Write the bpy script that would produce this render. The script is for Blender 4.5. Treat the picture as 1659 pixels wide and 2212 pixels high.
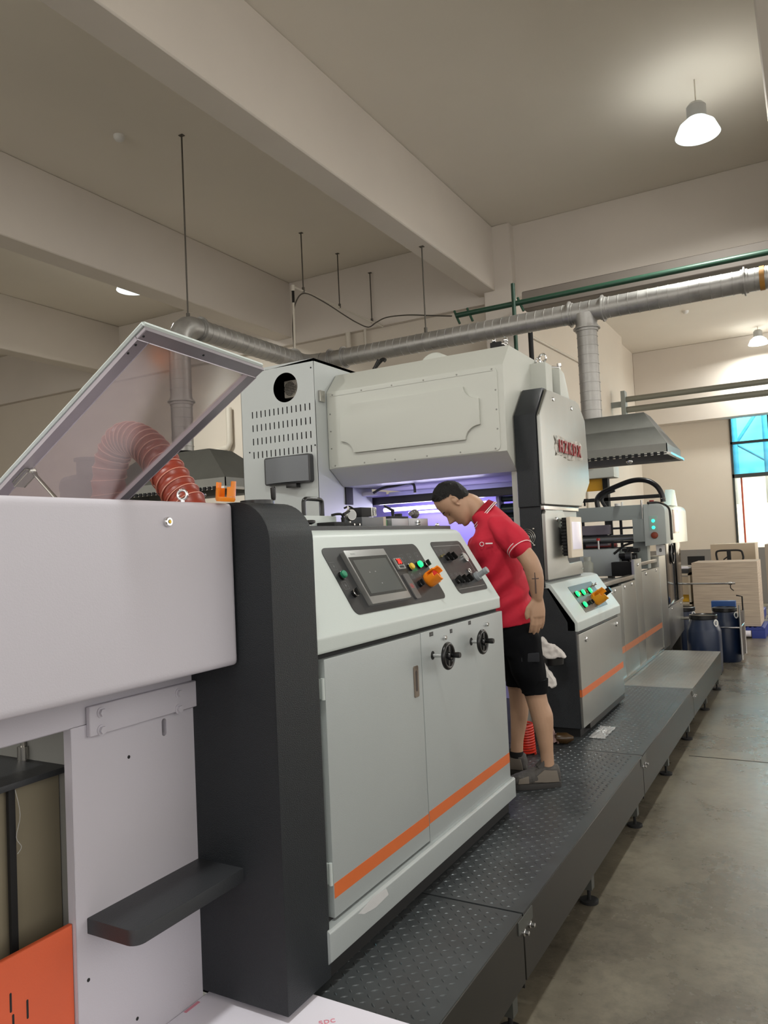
import bpy, bmesh, math, random
from mathutils import Vector, Matrix, noise
random.seed(7)
for o in list(bpy.data.objects): bpy.data.objects.remove(o)
SC = bpy.context.scene
COL = SC.collection

# ------------------------------------------------------------------ camera
FOC = 1652.22 / 2212.0
RT = Vector((0.87248709, 0.49349521, -0.04598005))
DN = Vector((-0.0612224, 0.01460927, -0.99803083))
FW = Vector((-0.49185169, 0.87358403, 0.04266497))
cd = bpy.data.cameras.new('camera'); cam = bpy.data.objects.new('camera', cd); COL.objects.link(cam)
cd.sensor_fit = 'VERTICAL'; cd.sensor_height = 24.0; cd.lens = 24.0 * FOC
cd.clip_start = 0.05; cd.clip_end = 200
up, bk = -DN, -FW
cam.matrix_world = Matrix(((RT.x, up.x, bk.x, 0), (RT.y, up.y, bk.y, 0), (RT.z, up.z, bk.z, 1.62), (0, 0, 0, 1)))
SC.camera = cam

# ------------------------------------------------------------------ light and exposure
SC.view_settings.view_transform = 'Standard'
SC.view_settings.look = 'None'
SC.view_settings.gamma = 1.0
SC.view_settings.use_curve_mapping = False
SC.view_settings.exposure = 0.0
W = bpy.data.worlds.new('world'); SC.world = W; W.use_nodes = True
nt = W.node_tree; nt.nodes.clear()
wo = nt.nodes.new('ShaderNodeOutputWorld'); bg = nt.nodes.new('ShaderNodeBackground')
tc = nt.nodes.new('ShaderNodeTexCoord'); sp = nt.nodes.new('ShaderNodeSeparateXYZ'); rp = nt.nodes.new('ShaderNodeValToRGB')
nt.links.new(tc.outputs['Generated'], sp.inputs[0]); nt.links.new(sp.outputs['Z'], rp.inputs['Fac'])
rp.color_ramp.elements[0].position = 0.46; rp.color_ramp.elements[0].color = (3.1, 2.98, 2.78, 1)
rp.color_ramp.elements[1].position = 0.54; rp.color_ramp.elements[1].color = (0.62, 0.64, 0.70, 1)
nt.links.new(rp.outputs['Color'], bg.inputs['Color']); bg.inputs['Strength'].default_value = 0.60
nt.links.new(bg.outputs[0], wo.inputs['Surface'])

def area(name, loc, target, w, h, power, color, shape='RECTANGLE', spread=180):
    d = bpy.data.lights.new(name, 'AREA'); d.shape = shape; d.size = w; d.size_y = h
    d.energy = power; d.color = color; d.spread = math.radians(spread)
    o = bpy.data.objects.new(name, d); COL.objects.link(o); o.location = loc
    o.rotation_euler = (Vector(target) - Vector(loc)).to_track_quat('-Z', 'Y').to_euler()
    return o
# daylight entering through the open side of the hall (right of and behind the camera)
area('daylight_side', (4.6, 3.5, 2.6), (-2, 4.0, 1.3), 9.0, 3.6, 22, (0.90, 0.93, 1.0))
area('daylight_front', (1.0, -4.0, 2.4), (-1.4, 2.5, 1.0), 4.0, 3.0, 14, (0.88, 0.86, 1.0))
area('daylight_far_hall', (3.5, 14.0, 2.6), (-3.3, 14.0, 2.2), 7.0, 3.6, 150, (1.0, 0.93, 0.86))
# afternoon sun through a window low in the right wall strikes the delivery end
sd = bpy.data.lights.new('window_sun', 'SPOT'); sd.energy = 2400; sd.color = (1.0, 0.83, 0.62); sd.spot_size = math.radians(13); sd.spot_blend = 0.6; sd.shadow_soft_size = 0.25
so = bpy.data.objects.new('window_sun', sd); COL.objects.link(so); so.location = (3.4, 7.4, 2.5)
so.rotation_euler = (Vector((-1.31, 8.8, 1.62)) - Vector(so.location)).to_track_quat('-Z', 'Y').to_euler()
# sunlight falling on the facade outside the far window
area('facade_sun', (0.0, 19.0, 5.6), (0.3, 20.6, 2.6), 3.0, 1.0, 900, (1.0, 0.96, 0.88))
HIGHBAY = [(-0.72, 7.40, 5.2), (-7.85, 7.27, 5.2), (-0.80, 17.3, 5.35), (-4.9, 1.6, 5.2), (-0.72, 1.0, 5.2), (-9.8, 2.2, 5.2)]
HB_POWER = [95, 110, 80, 60, 75, 60]

# ------------------------------------------------------------------ materials
def lin(c):
    c = c.lstrip('#'); v = [int(c[i:i+2], 16) / 255 for i in (0, 2, 4)]
    return tuple((x / 12.92 if x <= 0.04045 else ((x + 0.055) / 1.055) ** 2.4) for x in v) + (1,)
MT = {}
def mat(name, col, rough=0.5, metal=0.0, var=0.0, vscale=4.0, bump=0.0, bscale=60.0, stretch=(1,1,1), emit=None, estr=1.0, alpha=1.0, trans=0.0, spec=0.5, col2=None, rvar=0.0, detail=4.0, coat=0.0):
    if name in MT: return MT[name]
    m = bpy.data.materials.new(name); m.use_nodes = True; MT[name] = m
    n = m.node_tree; b = n.nodes['Principled BSDF']
    c = lin(col) if isinstance(col, str) else col
    b.inputs['Base Color'].default_value = c; b.inputs['Roughness'].default_value = rough
    b.inputs['Metallic'].default_value = metal; b.inputs['Specular IOR Level'].default_value = spec
    b.inputs['Alpha'].default_value = alpha; b.inputs['Transmission Weight'].default_value = trans
    if coat: b.inputs['Coat Weight'].default_value = coat
    if emit:
        b.inputs['Emission Color'].default_value = lin(emit); b.inputs['Emission Strength'].default_value = estr
    if var or bump or rvar:
        t = n.nodes.new('ShaderNodeTexCoord'); mp = n.nodes.new('ShaderNodeMapping'); mp.inputs['Scale'].default_value = stretch
        n.links.new(t.outputs['Object'], mp.inputs['Vector'])
    if var or rvar:
        nz = n.nodes.new('ShaderNodeTexNoise'); nz.inputs['Scale'].default_value = vscale; nz.inputs['Detail'].default_value = detail; nz.inputs['Roughness'].default_value = 0.6
        n.links.new(mp.outputs[0], nz.inputs['Vector'])
    if var:
        r = n.nodes.new('ShaderNodeValToRGB'); r.color_ramp.elements[0].position = 0.3; r.color_ramp.elements[1].position = 0.7
        d = tuple(x * (1 - var) for x in c[:3]) + (1,); e = tuple(min(1, x * (1 + var * 0.6)) for x in c[:3]) + (1,)
        if col2: d = lin(col2); e = c
        r.color_ramp.elements[0].color = d; r.color_ramp.elements[1].color = e
        n.links.new(nz.outputs['Fac'], r.inputs['Fac']); n.links.new(r.outputs['Color'], b.inputs['Base Color'])
    if rvar:
        mr = n.nodes.new('ShaderNodeMapRange'); mr.inputs['From Min'].default_value = 0.3; mr.inputs['From Max'].default_value = 0.7
        mr.inputs['To Min'].default_value = max(0, rough - rvar); mr.inputs['To Max'].default_value = min(1, rough + rvar)
        n.links.new(nz.outputs['Fac'], mr.inputs['Value']); n.links.new(mr.outputs[0], b.inputs['Roughness'])
    if bump:
        n2 = n.nodes.new('ShaderNodeTexNoise'); n2.inputs['Scale'].default_value = bscale; n2.inputs['Detail'].default_value = 3
        n.links.new(mp.outputs[0], n2.inputs['Vector'])
        bp = n.nodes.new('ShaderNodeBump'); bp.inputs['Strength'].default_value = bump; bp.inputs['Distance'].default_value = 0.01
        n.links.new(n2.outputs['Fac'], bp.inputs['Height']); n.links.new(bp.outputs[0], b.inputs['Normal'])
    return m

PLASTER = mat('plaster', '#d2cac0', 0.9, var=0.06, vscale=0.5, bump=0.10, bscale=14)
CEIL = mat('ceiling_paint', '#dfd8cc', 0.92, var=0.05, vscale=0.35, bump=0.12, bscale=9)
WALLP = mat('wall_paint', '#cfc6b8', 0.85, var=0.04, vscale=0.5)
WAINS = mat('grey_wainscot', '#7c7975', 0.7)
WHITE = mat('machine_white', '#bac2bf', 0.38, bump=0.04, bscale=220, rvar=0.05, vscale=2, spec=0.45)
WHITE2 = mat('housing_white', '#bdbac2', 0.42, bump=0.05, bscale=260, spec=0.4)
CREAM = mat('hood_cream', '#bfc1b9', 0.4, bump=0.03, bscale=200)
GREYP = mat('panel_grey', '#a2a8a8', 0.40, metal=0.15, bump=0.05, bscale=260, var=0.03, vscale=1.5)
SILVER = mat('brushed_silver', '#a1a29d', 0.34, metal=0.85, var=0.05, vscale=3, stretch=(1, 1, 0.2), bump=0.04, bscale=150)
STEEL = mat('stainless', '#b8b6b0', 0.25, metal=0.95, var=0.08, vscale=5)
CHROME = mat('chrome', '#dcdcdc', 0.12, metal=1.0)
ALU = mat('aluminium_profile', '#aca6ad', 0.38, metal=0.7, var=0.05, vscale=8)
GALV = mat('galvanised_duct', '#a9a7a3', 0.42, metal=0.7, var=0.18, vscale=7, rvar=0.08)
GALVH = mat('galvanised_hood', '#8c8c86', 0.5, metal=0.35, var=0.10, vscale=3)
CHAR = mat('charcoal_crackle', '#1b1f23', 0.42, bump=0.35, bscale=420, spec=0.4)
CHAR2 = mat('charcoal_paint', '#303235', 0.45, bump=0.12, bscale=300)
BLACK = mat('black_plastic', '#0d0d0e', 0.3)
BLACKM = mat('black_matte', '#101011', 0.75)
DARK = mat('dark_recess', '#18191a', 0.8)
PANEL = mat('panel_film', '#2b2c2e', 0.33)
ORANGE = mat('orange_stripe', '#c9642c', 0.5, var=0.05, vscale=6)
ORANGE2 = mat('orange_panel', '#cf5a33', 0.5, bump=0.05, bscale=200, var=0.04)
SHROUD = mat('orange_shroud', '#f08a1c', 0.35)
RED = mat('red_plastic', '#b8201c', 0.35)
GREENP = mat('green_plastic', '#1f7f5c', 0.35)
YELLOWP = mat('yellow_plastic', '#d6b43a', 0.35)
GLED = mat('green_lamp', '#19e070', 0.3, emit='#10ff70', estr=2.0)
RLED = mat('red_digits', '#ff2a20', 0.3, emit='#ff2018', estr=2.5)
FAINT = mat('panel_print', '#6d6e70', 0.5)
FAINTL = mat('panel_print_light', '#a9aaa8', 0.5)
SCREEN = mat('screen_off', '#595c5b', 0.12)
SCREENB = mat('screen_bezel', '#383a3a', 0.2)
LSCREEN = mat('screen_pale', '#d3cfd8', 0.25, emit='#d8d0e8', estr=0.25)
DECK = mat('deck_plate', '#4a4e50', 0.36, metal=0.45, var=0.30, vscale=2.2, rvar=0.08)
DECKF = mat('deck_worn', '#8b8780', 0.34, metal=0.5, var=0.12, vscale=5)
SKIRT = mat('skirt_steel', '#2d2c29', 0.38, metal=0.4, var=0.12, vscale=4)
LEGM = mat('leg_steel', '#4e504c', 0.5, metal=0.3)
GREENPIPE = mat('green_pipe_paint', '#1a3d2c', 0.45)
CONDUIT = mat('white_conduit', '#c9c2b4', 0.5)
WIRE = mat('grey_wire', '#4d4840', 0.6)
PAPER = mat('printed_sheet', '#e6e3ee', 0.6)
PINKINK = mat('pink_print', '#d98fa0', 0.6)
BOARD = mat('grey_board', '#857d69', 0.85, var=0.05, vscale=3)
SKIN = mat('skin', '#ad8a70', 0.5, var=0.08, vscale=9, bump=0.03, bscale=90)
SHIRT = mat('red_polo', '#bb1530', 0.8, var=0.10, vscale=5, bump=0.5, bscale=11)
SHIRTW = mat('white_trim', '#e6dcdc', 0.8)
SHORTS = mat('black_shorts', '#08090c', 0.9, spec=0.15, bump=0.5, bscale=12)
HAIR = mat('black_hair', '#0e0c0a', 0.6, spec=0.25, bump=0.6, bscale=140, stretch=(1, 1, 1))
SHOE = mat('dark_grey_trainer', '#45423f', 0.7, var=0.2, vscale=20, bump=0.3, bscale=90)
SOLE = mat('grey_sole', '#2e2c2a', 0.7)
SOCK = mat('black_sock', '#0c0c0d', 0.9)
INK = mat('tattoo_ink', '#5a4a44', 0.6)
HOSE = mat('red_hose', '#85301f', 0.4, var=0.1, vscale=12)
HOSEW = mat('hose_wire', '#c98a78', 0.35)
RAG = mat('white_rag', '#cfcbc6', 0.9, bump=0.6, bscale=18)
RAGP = mat('pink_rag', '#c9aaa6', 0.9, bump=0.6, bscale=18)
PLASTIC = mat('clear_bag', '#e8e8e8', 0.12, alpha=0.55, spec=0.8)
BARREL = mat('blue_drum', '#14233d', 0.35, var=0.1, vscale=5)
BARRELB = mat('black_lid', '#0d0e11', 0.3)
WHITEP = mat('white_plastic', '#dddcd8', 0.4)
PALLET = mat('blue_pallet', '#2b3a86', 0.5)
BLUEBOX = mat('blue_crate', '#1c4a8a', 0.45)
REDLET = mat('red_letter', '#8d1f24', 0.35)
GREYGREEN = mat('gantry_grey', '#8d9491', 0.5)
JAR = mat('milky_jar', '#b9bdb0', 0.3, alpha=0.85)
VIOLET = mat('violet_lit_panel', '#a9a2e2', 0.35)  # violet light of the tubes is mixed into this panel colour
TUBE = mat('violet_tube', '#ffffff', 0.5, emit='#d6c6ff', estr=5.0)
LAMPE = mat('lamp_lens', '#ffffff', 0.4, emit='#f4fbff', estr=40.0)
LAMPR = mat('lamp_reflector', '#e9efee', 0.3, emit='#e4f4f2', estr=1.6)
LAMPB = mat('lamp_body', '#a9a9a6', 0.35, metal=0.6)
WINB = mat('blue_glass', '#3fb4e0', 0.1, alpha=0.55)
WINFR = mat('window_steel', '#2b3230', 0.5)
OUTSIDE = mat('outside_wall', '#f4f0e4', 0.9, emit='#fff3dc', estr=0.0)
SHUTY = mat('shutter_yellow', '#d8a21e', 0.5)
YBOX = mat('yellow_bin', '#d7a821', 0.5)

def wave_mat(name, base, dark, axis, scale, rough=0.85):
    m = bpy.data.materials.new(name); m.use_nodes = True; n = m.node_tree; b = n.nodes['Principled BSDF']; b.inputs['Roughness'].default_value = rough
    t = n.nodes.new('ShaderNodeTexCoord'); w = n.nodes.new('ShaderNodeTexNoise'); mp = n.nodes.new('ShaderNodeMapping')
    mp.inputs['Scale'].default_value = axis; w.inputs['Scale'].default_value = scale; w.inputs['Detail'].default_value = 6
    n.links.new(t.outputs['Object'], mp.inputs[0]); n.links.new(mp.outputs[0], w.inputs['Vector'])
    r = n.nodes.new('ShaderNodeValToRGB'); r.color_ramp.elements[0].position = 0.35; r.color_ramp.elements[1].position = 0.65
    r.color_ramp.elements[0].color = lin(dark); r.color_ramp.elements[1].color = lin(base)
    n.links.new(w.outputs['Fac'], r.inputs['Fac']); n.links.new(r.outputs[0], b.inputs['Base Color'])
    return m
CARD = wave_mat('stacked_board_edges', '#c2b3a0', '#a8998a', (0.6, 0.6, 18), 4)

def floor_mat():
    m = bpy.data.materials.new('concrete_floor'); m.use_nodes = True; n = m.node_tree; b = n.nodes['Principled BSDF']
    t = n.nodes.new('ShaderNodeTexCoord')
    a = n.nodes.new('ShaderNodeTexNoise'); a.inputs['Scale'].default_value = 1.6; a.inputs['Detail'].default_value = 9; a.inputs['Roughness'].default_value = 0.68
    n.links.new(t.outputs['Object'], a.inputs['Vector'])
    r = n.nodes.new('ShaderNodeValToRGB'); e = r.color_ramp.elements
    e[0].position = 0.28; e[0].color = lin('#544f46'); e[1].position = 0.72; e[1].color = lin('#87806f')
    x = r.color_ramp.elements.new(0.45); x.color = lin('#6a6457')
    n.links.new(a.outputs['Fac'], r.inputs['Fac'])
    v = n.nodes.new('ShaderNodeTexNoise'); v.inputs['Scale'].default_value = 19; v.inputs['Detail'].default_value = 8; v.inputs['Roughness'].default_value = 0.75
    n.links.new(t.outputs['Object'], v.inputs['Vector'])
    r2 = n.nodes.new('ShaderNodeValToRGB'); r2.color_ramp.elements[0].position = 0.33; r2.color_ramp.elements[0].color = (0.66, 0.65, 0.65, 1); r2.color_ramp.elements[1].position = 0.55; r2.color_ramp.elements[1].color = (1, 1, 1, 1)
    n.links.new(v.outputs['Fac'], r2.inputs['Fac'])
    mx = n.nodes.new('ShaderNodeMixRGB'); mx.blend_type = 'MULTIPLY'; mx.inputs[0].default_value = 0.75
    n.links.new(r.outputs[0], mx.inputs[1]); n.links.new(r2.outputs[0], mx.inputs[2])
    n.links.new(mx.outputs[0], b.inputs['Base Color'])
    mr = n.nodes.new('ShaderNodeMapRange'); mr.inputs['To Min'].default_value = 0.16; mr.inputs['To Max'].default_value = 0.42
    n.links.new(a.outputs['Fac'], mr.inputs['Value']); n.links.new(mr.outputs[0], b.inputs['Roughness'])
    bp = n.nodes.new('ShaderNodeBump'); bp.inputs['Strength'].default_value = 0.08; bp.inputs['Distance'].default_value = 0.02
    n.links.new(v.outputs['Fac'], bp.inputs['Height']); n.links.new(bp.outputs[0], b.inputs['Normal'])
    return m
FLOORM = floor_mat()
def tinted_glass():
    m = bpy.data.materials.new('blue_window_glass'); m.use_nodes = True; n = m.node_tree; n.nodes.clear()
    o = n.nodes.new('ShaderNodeOutputMaterial'); tr = n.nodes.new('ShaderNodeBsdfTransparent'); tr.inputs[0].default_value = (0.28, 0.68, 0.88, 1)
    gl = n.nodes.new('ShaderNodeBsdfGlossy'); gl.inputs['Roughness'].default_value = 0.05; mx = n.nodes.new('ShaderNodeMixShader'); mx.inputs[0].default_value = 0.06
    n.links.new(tr.outputs[0], mx.inputs[1]); n.links.new(gl.outputs[0], mx.inputs[2]); n.links.new(mx.outputs[0], o.inputs['Surface']); return m
WINB = tinted_glass()

def acrylic():
    m = bpy.data.materials.new('acrylic_sheet'); m.use_nodes = True; n = m.node_tree; n.nodes.clear()
    o = n.nodes.new('ShaderNodeOutputMaterial'); tr = n.nodes.new('ShaderNodeBsdfTransparent'); tr.inputs[0].default_value = (0.93, 0.88, 0.87, 1)
    gl = n.nodes.new('ShaderNodeBsdfGlossy'); gl.inputs['Roughness'].default_value = 0.22; gl.inputs[0].default_value = (1, 0.97, 0.97, 1)
    df = n.nodes.new('ShaderNodeBsdfDiffuse'); df.inputs[0].default_value = lin('#b5aaa6')
    m1 = n.nodes.new('ShaderNodeMixShader'); m2 = n.nodes.new('ShaderNodeMixShader'); fr = n.nodes.new('ShaderNodeFresnel'); fr.inputs[0].default_value = 1.5
    t = n.nodes.new('ShaderNodeTexCoord'); z = n.nodes.new('ShaderNodeTexNoise'); z.inputs['Scale'].default_value = 6; z.inputs['Detail'].default_value = 5
    n.links.new(t.outputs['Object'], z.inputs['Vector'])
    mr = n.nodes.new('ShaderNodeMapRange'); mr.inputs['From Min'].default_value = 0.3; mr.inputs['From Max'].default_value = 0.75; mr.inputs['To Min'].default_value = 0.12; mr.inputs['To Max'].default_value = 0.28
    n.links.new(z.outputs['Fac'], mr.inputs['Value']); n.links.new(mr.outputs[0], m1.inputs[0])
    n.links.new(tr.outputs[0], m1.inputs[1]); n.links.new(df.outputs[0], m1.inputs[2])
    fm = n.nodes.new('ShaderNodeMath'); fm.operation = 'MULTIPLY'; fm.inputs[1].default_value = 0.45; n.links.new(fr.outputs[0], fm.inputs[0]); n.links.new(fm.outputs[0], m2.inputs[0]); n.links.new(m1.outputs[0], m2.inputs[1]); n.links.new(gl.outputs[0], m2.inputs[2])
    n.links.new(m2.outputs[0], o.inputs['Surface']); return m
ACRYL = acrylic()

# ------------------------------------------------------------------ mesh helpers
class MB:
    def __init__(s): s.bm = bmesh.new()
    def _bev(s, geom_verts, bev, seg):
        if bev > 0:
            es = list({e for v in geom_verts for e in v.link_edges})
            bmesh.ops.bevel(s.bm, geom=es, offset=bev, segments=seg, affect='EDGES', profile=0.7, clamp_overlap=True)
    def box(s, x0, x1, y0, y1, z0, z1, bev=0.0, seg=2):
        r = bmesh.ops.create_cube(s.bm, size=1.0); vs = r['verts']
        for v in vs: v.co = Vector(((x0 + x1) / 2 + v.co.x * (x1 - x0), (y0 + y1) / 2 + v.co.y * (y1 - y0), (z0 + z1) / 2 + v.co.z * (z1 - z0)))
        s._bev(vs, bev, seg); return s
    def obox(s, c, ax, ay, az, sx, sy, sz, bev=0.0, seg=2):
        c = Vector(c); ax, ay, az = Vector(ax).normalized(), Vector(ay).normalized(), Vector(az).normalized()
        r = bmesh.ops.create_cube(s.bm, size=1.0); vs = r['verts']
        for v in vs: v.co = c + ax * (v.co.x * sx) + ay * (v.co.y * sy) + az * (v.co.z * sz)
        s._bev(vs, bev, seg); return s
    def prism(s, pts, axis, a0, a1, bev=0.0, seg=2):
        def mk(p, a):
            if axis == 'x': return Vector((a, p[0], p[1]))
            if axis == 'y': return Vector((p[0], a, p[1]))
            return Vector((p[0], p[1], a))
        A = [s.bm.verts.new(mk(p, a0)) for p in pts]; B = [s.bm.verts.new(mk(p, a1)) for p in pts]; n = len(pts)
        fs = [s.bm.faces.new(A), s.bm.faces.new(list(reversed(B)))]
        for i in range(n): fs.append(s.bm.faces.new((A[i], B[i], B[(i + 1) % n], A[(i + 1) % n])))
        bmesh.ops.recalc_face_normals(s.bm, faces=fs)
        s._bev(A + B, bev, seg); return s
    def oprism(s, o, ux, uy, un, pts, d0, d1, bev=0.0):
        o, ux, uy, un = Vector(o), Vector(ux).normalized(), Vector(uy).normalized(), Vector(un).normalized()
        A = [s.bm.verts.new(o + ux * p[0] + uy * p[1] + un * d0) for p in pts]; B = [s.bm.verts.new(o + ux * p[0] + uy * p[1] + un * d1) for p in pts]; n = len(pts)
        fs = [s.bm.faces.new(A), s.bm.faces.new(list(reversed(B)))]
        for i in range(n): fs.append(s.bm.faces.new((A[i], B[i], B[(i + 1) % n], A[(i + 1) % n])))
        bmesh.ops.recalc_face_normals(s.bm, faces=fs)
        s._bev(A + B, bev, 2); return s
    def cyl(s, p0, p1, r0, r1=None, n=20, cap=True):
        r1 = r0 if r1 is None else r1; p0, p1 = Vector(p0), Vector(p1); d = (p1 - p0).normalized()
        a = Vector((0, 0, 1)) if abs(d.z) < 0.9 else Vector((1, 0, 0)); u = d.cross(a).normalized(); w = d.cross(u)
        A, B = [], []
        for i in range(n):
            t = 2 * math.pi * i / n; q = u * math.cos(t) + w * math.sin(t)
            A.append(s.bm.verts.new(p0 + q * r0)); B.append(s.bm.verts.new(p1 + q * r1))
        fs = []
        for i in range(n): fs.append(s.bm.faces.new((A[i], A[(i + 1) % n], B[(i + 1) % n], B[i])))
        if cap: fs.append(s.bm.faces.new(list(reversed(A)))); fs.append(s.bm.faces.new(B))
        bmesh.ops.recalc_face_normals(s.bm, faces=fs); return s
    def tube(s, pts, r, n=10, closed=False):
        pts = [Vector(p) for p in pts]; m = len(pts); rs = r if isinstance(r, (list, tuple)) else [r] * m
        rings = []; prev = None
        for i, p in enumerate(pts):
            if closed: d = (pts[(i + 1) % m] - pts[i - 1]).normalized()
            else: d = (pts[min(i + 1, m - 1)] - pts[max(i - 1, 0)]).normalized()
            if prev is None:
                a = Vector((0, 0, 1)) if abs(d.z) < 0.9 else Vector((1, 0, 0)); u = d.cross(a).normalized()
            else:
                u = (prev - d * prev.dot(d)).normalized()
            prev = u; w = d.cross(u)
            rings.append([s.bm.verts.new(p + (u * math.cos(2 * math.pi * k / n) + w * math.sin(2 * math.pi * k / n)) * rs[i]) for k in range(n)])
        fs = []
        for i in range(m if closed else m - 1):
            A, B = rings[i], rings[(i + 1) % m]
            for k in range(n): fs.append(s.bm.faces.new((A[k], A[(k + 1) % n], B[(k + 1) % n], B[k])))
        if not closed: fs.append(s.bm.faces.new(list(reversed(rings[0])))); fs.append(s.bm.faces.new(rings[-1]))
        bmesh.ops.recalc_face_normals(s.bm, faces=fs); return s
    def ring(s, c, axis, R, r, n=28, m=8):
        c = Vector(c); d = Vector(axis).normalized(); a = Vector((0, 0, 1)) if abs(d.z) < 0.9 else Vector((1, 0, 0)); u = d.cross(a).normalized(); w = d.cross(u)
        return s.tube([c + (u * math.cos(2 * math.pi * i / n) + w * math.sin(2 * math.pi * i / n)) * R for i in range(n)], r, m, True)
    def lathe(s, c, axis, prof, n=28):
        c = Vector(c); d = Vector(axis).normalized(); a = Vector((0, 0, 1)) if abs(d.z) < 0.9 else Vector((1, 0, 0)); u = d.cross(a).normalized(); w = d.cross(u)
        rings = []
        for r, h in prof:
            rings.append([s.bm.verts.new(c + d * h + (u * math.cos(2 * math.pi * k / n) + w * math.sin(2 * math.pi * k / n)) * max(r, 1e-4)) for k in range(n)])
        fs = []
        for i in range(len(prof) - 1):
            A, B = rings[i], rings[i + 1]
            for k in range(n): fs.append(s.bm.faces.new((A[k], A[(k + 1) % n], B[(k + 1) % n], B[k])))
        fs.append(s.bm.faces.new(list(reversed(rings[0])))); fs.append(s.bm.faces.new(rings[-1]))
        bmesh.ops.recalc_face_normals(s.bm, faces=fs); return s
    def ball(s, c, r, sc=(1, 1, 1), sub=3):
        q = bmesh.ops.create_icosphere(s.bm, subdivisions=sub, radius=1.0)
        for v in q['verts']: v.co = Vector(c) + Vector((v.co.x * r * sc[0], v.co.y * r * sc[1], v.co.z * r * sc[2]))
        return s
    def grid_sheet(s, fn, nu, nv, th=0.0015):
        top = [[s.bm.verts.new(fn(i / nu, j / nv)) for j in range(nv + 1)] for i in range(nu + 1)]
        fs = []
        for i in range(nu):
            for j in range(nv): fs.append(s.bm.faces.new((top[i][j], top[i + 1][j], top[i + 1][j + 1], top[i][j + 1])))
        bmesh.ops.solidify(s.bm, geom=fs, thickness=th); return s
    def from_mesh(s, me, M=None):
        k = len(s.bm.verts); s.bm.from_mesh(me); s.bm.verts.ensure_lookup_table()
        if M is not None:
            for v in s.bm.verts[k:]: v.co = M @ v.co
        return s
    def text(s, string, o, ux, uy, size, depth=0.002, bold=0.0):
        cu = bpy.data.curves.new('t', 'FONT'); cu.body = string; cu.size = size; cu.extrude = depth; cu.offset = bold; cu.align_x = 'CENTER'; cu.align_y = 'CENTER'
        ob = bpy.data.objects.new('t', cu); COL.objects.link(ob); dg = bpy.context.evaluated_depsgraph_get()
        me = bpy.data.meshes.new_from_object(ob.evaluated_get(dg)); bpy.data.objects.remove(ob); bpy.data.curves.remove(cu)
        ux, uy = Vector(ux).normalized(), Vector(uy).normalized(); un = ux.cross(uy)
        M = Matrix(((ux.x, uy.x, un.x, o[0]), (ux.y, uy.y, un.y, o[1]), (ux.z, uy.z, un.z, o[2]), (0, 0, 0, 1)))
        s.from_mesh(me, M); bpy.data.meshes.remove(me); return s

ORG = {}
def obj(name, mb, material, parent=None, angle=38, smooth=True):
    me = bpy.data.meshes.new(name); bm = mb.bm
    if parent is None:
        xs = [v.co for v in bm.verts]
        org = Vector(((min(v.x for v in xs) + max(v.x for v in xs)) / 2, (min(v.y for v in xs) + max(v.y for v in xs)) / 2, min(v.z for v in xs)))
    else: org = ORG[parent.name]
    for v in bm.verts: v.co -= org
    bm.to_mesh(me); bm.free()
    me.materials.append(material)
    if smooth:
        for p in me.polygons: p.use_smooth = True
        me.set_sharp_from_angle(angle=math.radians(angle))
    o = bpy.data.objects.new(name, me); COL.objects.link(o); ORG[o.name] = org
    if parent is None: o.location = org
    else: o.parent = parent
    return o
def tag(o, label, cat, group=None, kind=None):
    o['label'] = label; o['category'] = cat
    if group: o['group'] = group
    if kind: o['kind'] = kind
    return o
def thing(name, label, cat, loc, group=None):
    o = bpy.data.objects.new(name, None); COL.objects.link(o); o.location = loc; o.empty_display_size = 0.1
    ORG[o.name] = Vector(loc); return tag(o, label, cat, group)
def one(name, mb, material, label, cat, group=None, **k): return tag(obj(name, mb, material, **k), label, cat, group)
def struct(name, mb, material, label=None):
    o = obj(name, mb, material); o['kind'] = 'structure'
    if label: o['label'] = label
    return o
def dup(root, off, label=None):
    r = root.copy(); COL.objects.link(r); r.location = Vector(root.location) + Vector(off)
    if label: r['label'] = label
    for ch in root.children:
        c = ch.copy(); COL.objects.link(c); c.parent = r
        for g in ch.children:
            d = g.copy(); COL.objects.link(d); d.parent = c
    return r
def arc(cx, cy, r, a0, a1, n=8):
    return [(cx + r * math.cos(math.radians(a0 + (a1 - a0) * i / n)), cy + r * math.sin(math.radians(a0 + (a1 - a0) * i / n))) for i in range(n + 1)]
def rrect(x0, x1, y0, y1, r, n=5):
    return arc(x1 - r, y1 - r, r, 0, 90, n) + arc(x0 + r, y1 - r, r, 90, 180, n) + arc(x0 + r, y0 + r, r, 180, 270, n) + arc(x1 - r, y0 + r, r, 270, 360, n)
def smoothpath(pts, n=6):
    P = [Vector(p) for p in pts]; out = []
    for i in range(len(P) - 1):
        p0, p1, p2, p3 = P[max(i - 1, 0)], P[i], P[i + 1], P[min(i + 2, len(P) - 1)]
        for k in range(n):
            t = k / n
            out.append(0.5 * ((2 * p1) + (p2 - p0) * t + (2 * p0 - 5 * p1 + 4 * p2 - p3) * t * t + (3 * p1 - p0 - 3 * p2 + p3) * t ** 3))
    out.append(P[-1]); return out
X1, Y1, Z1 = Vector((1, 0, 0)), Vector((0, 1, 0)), Vector((0, 0, 1))

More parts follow.
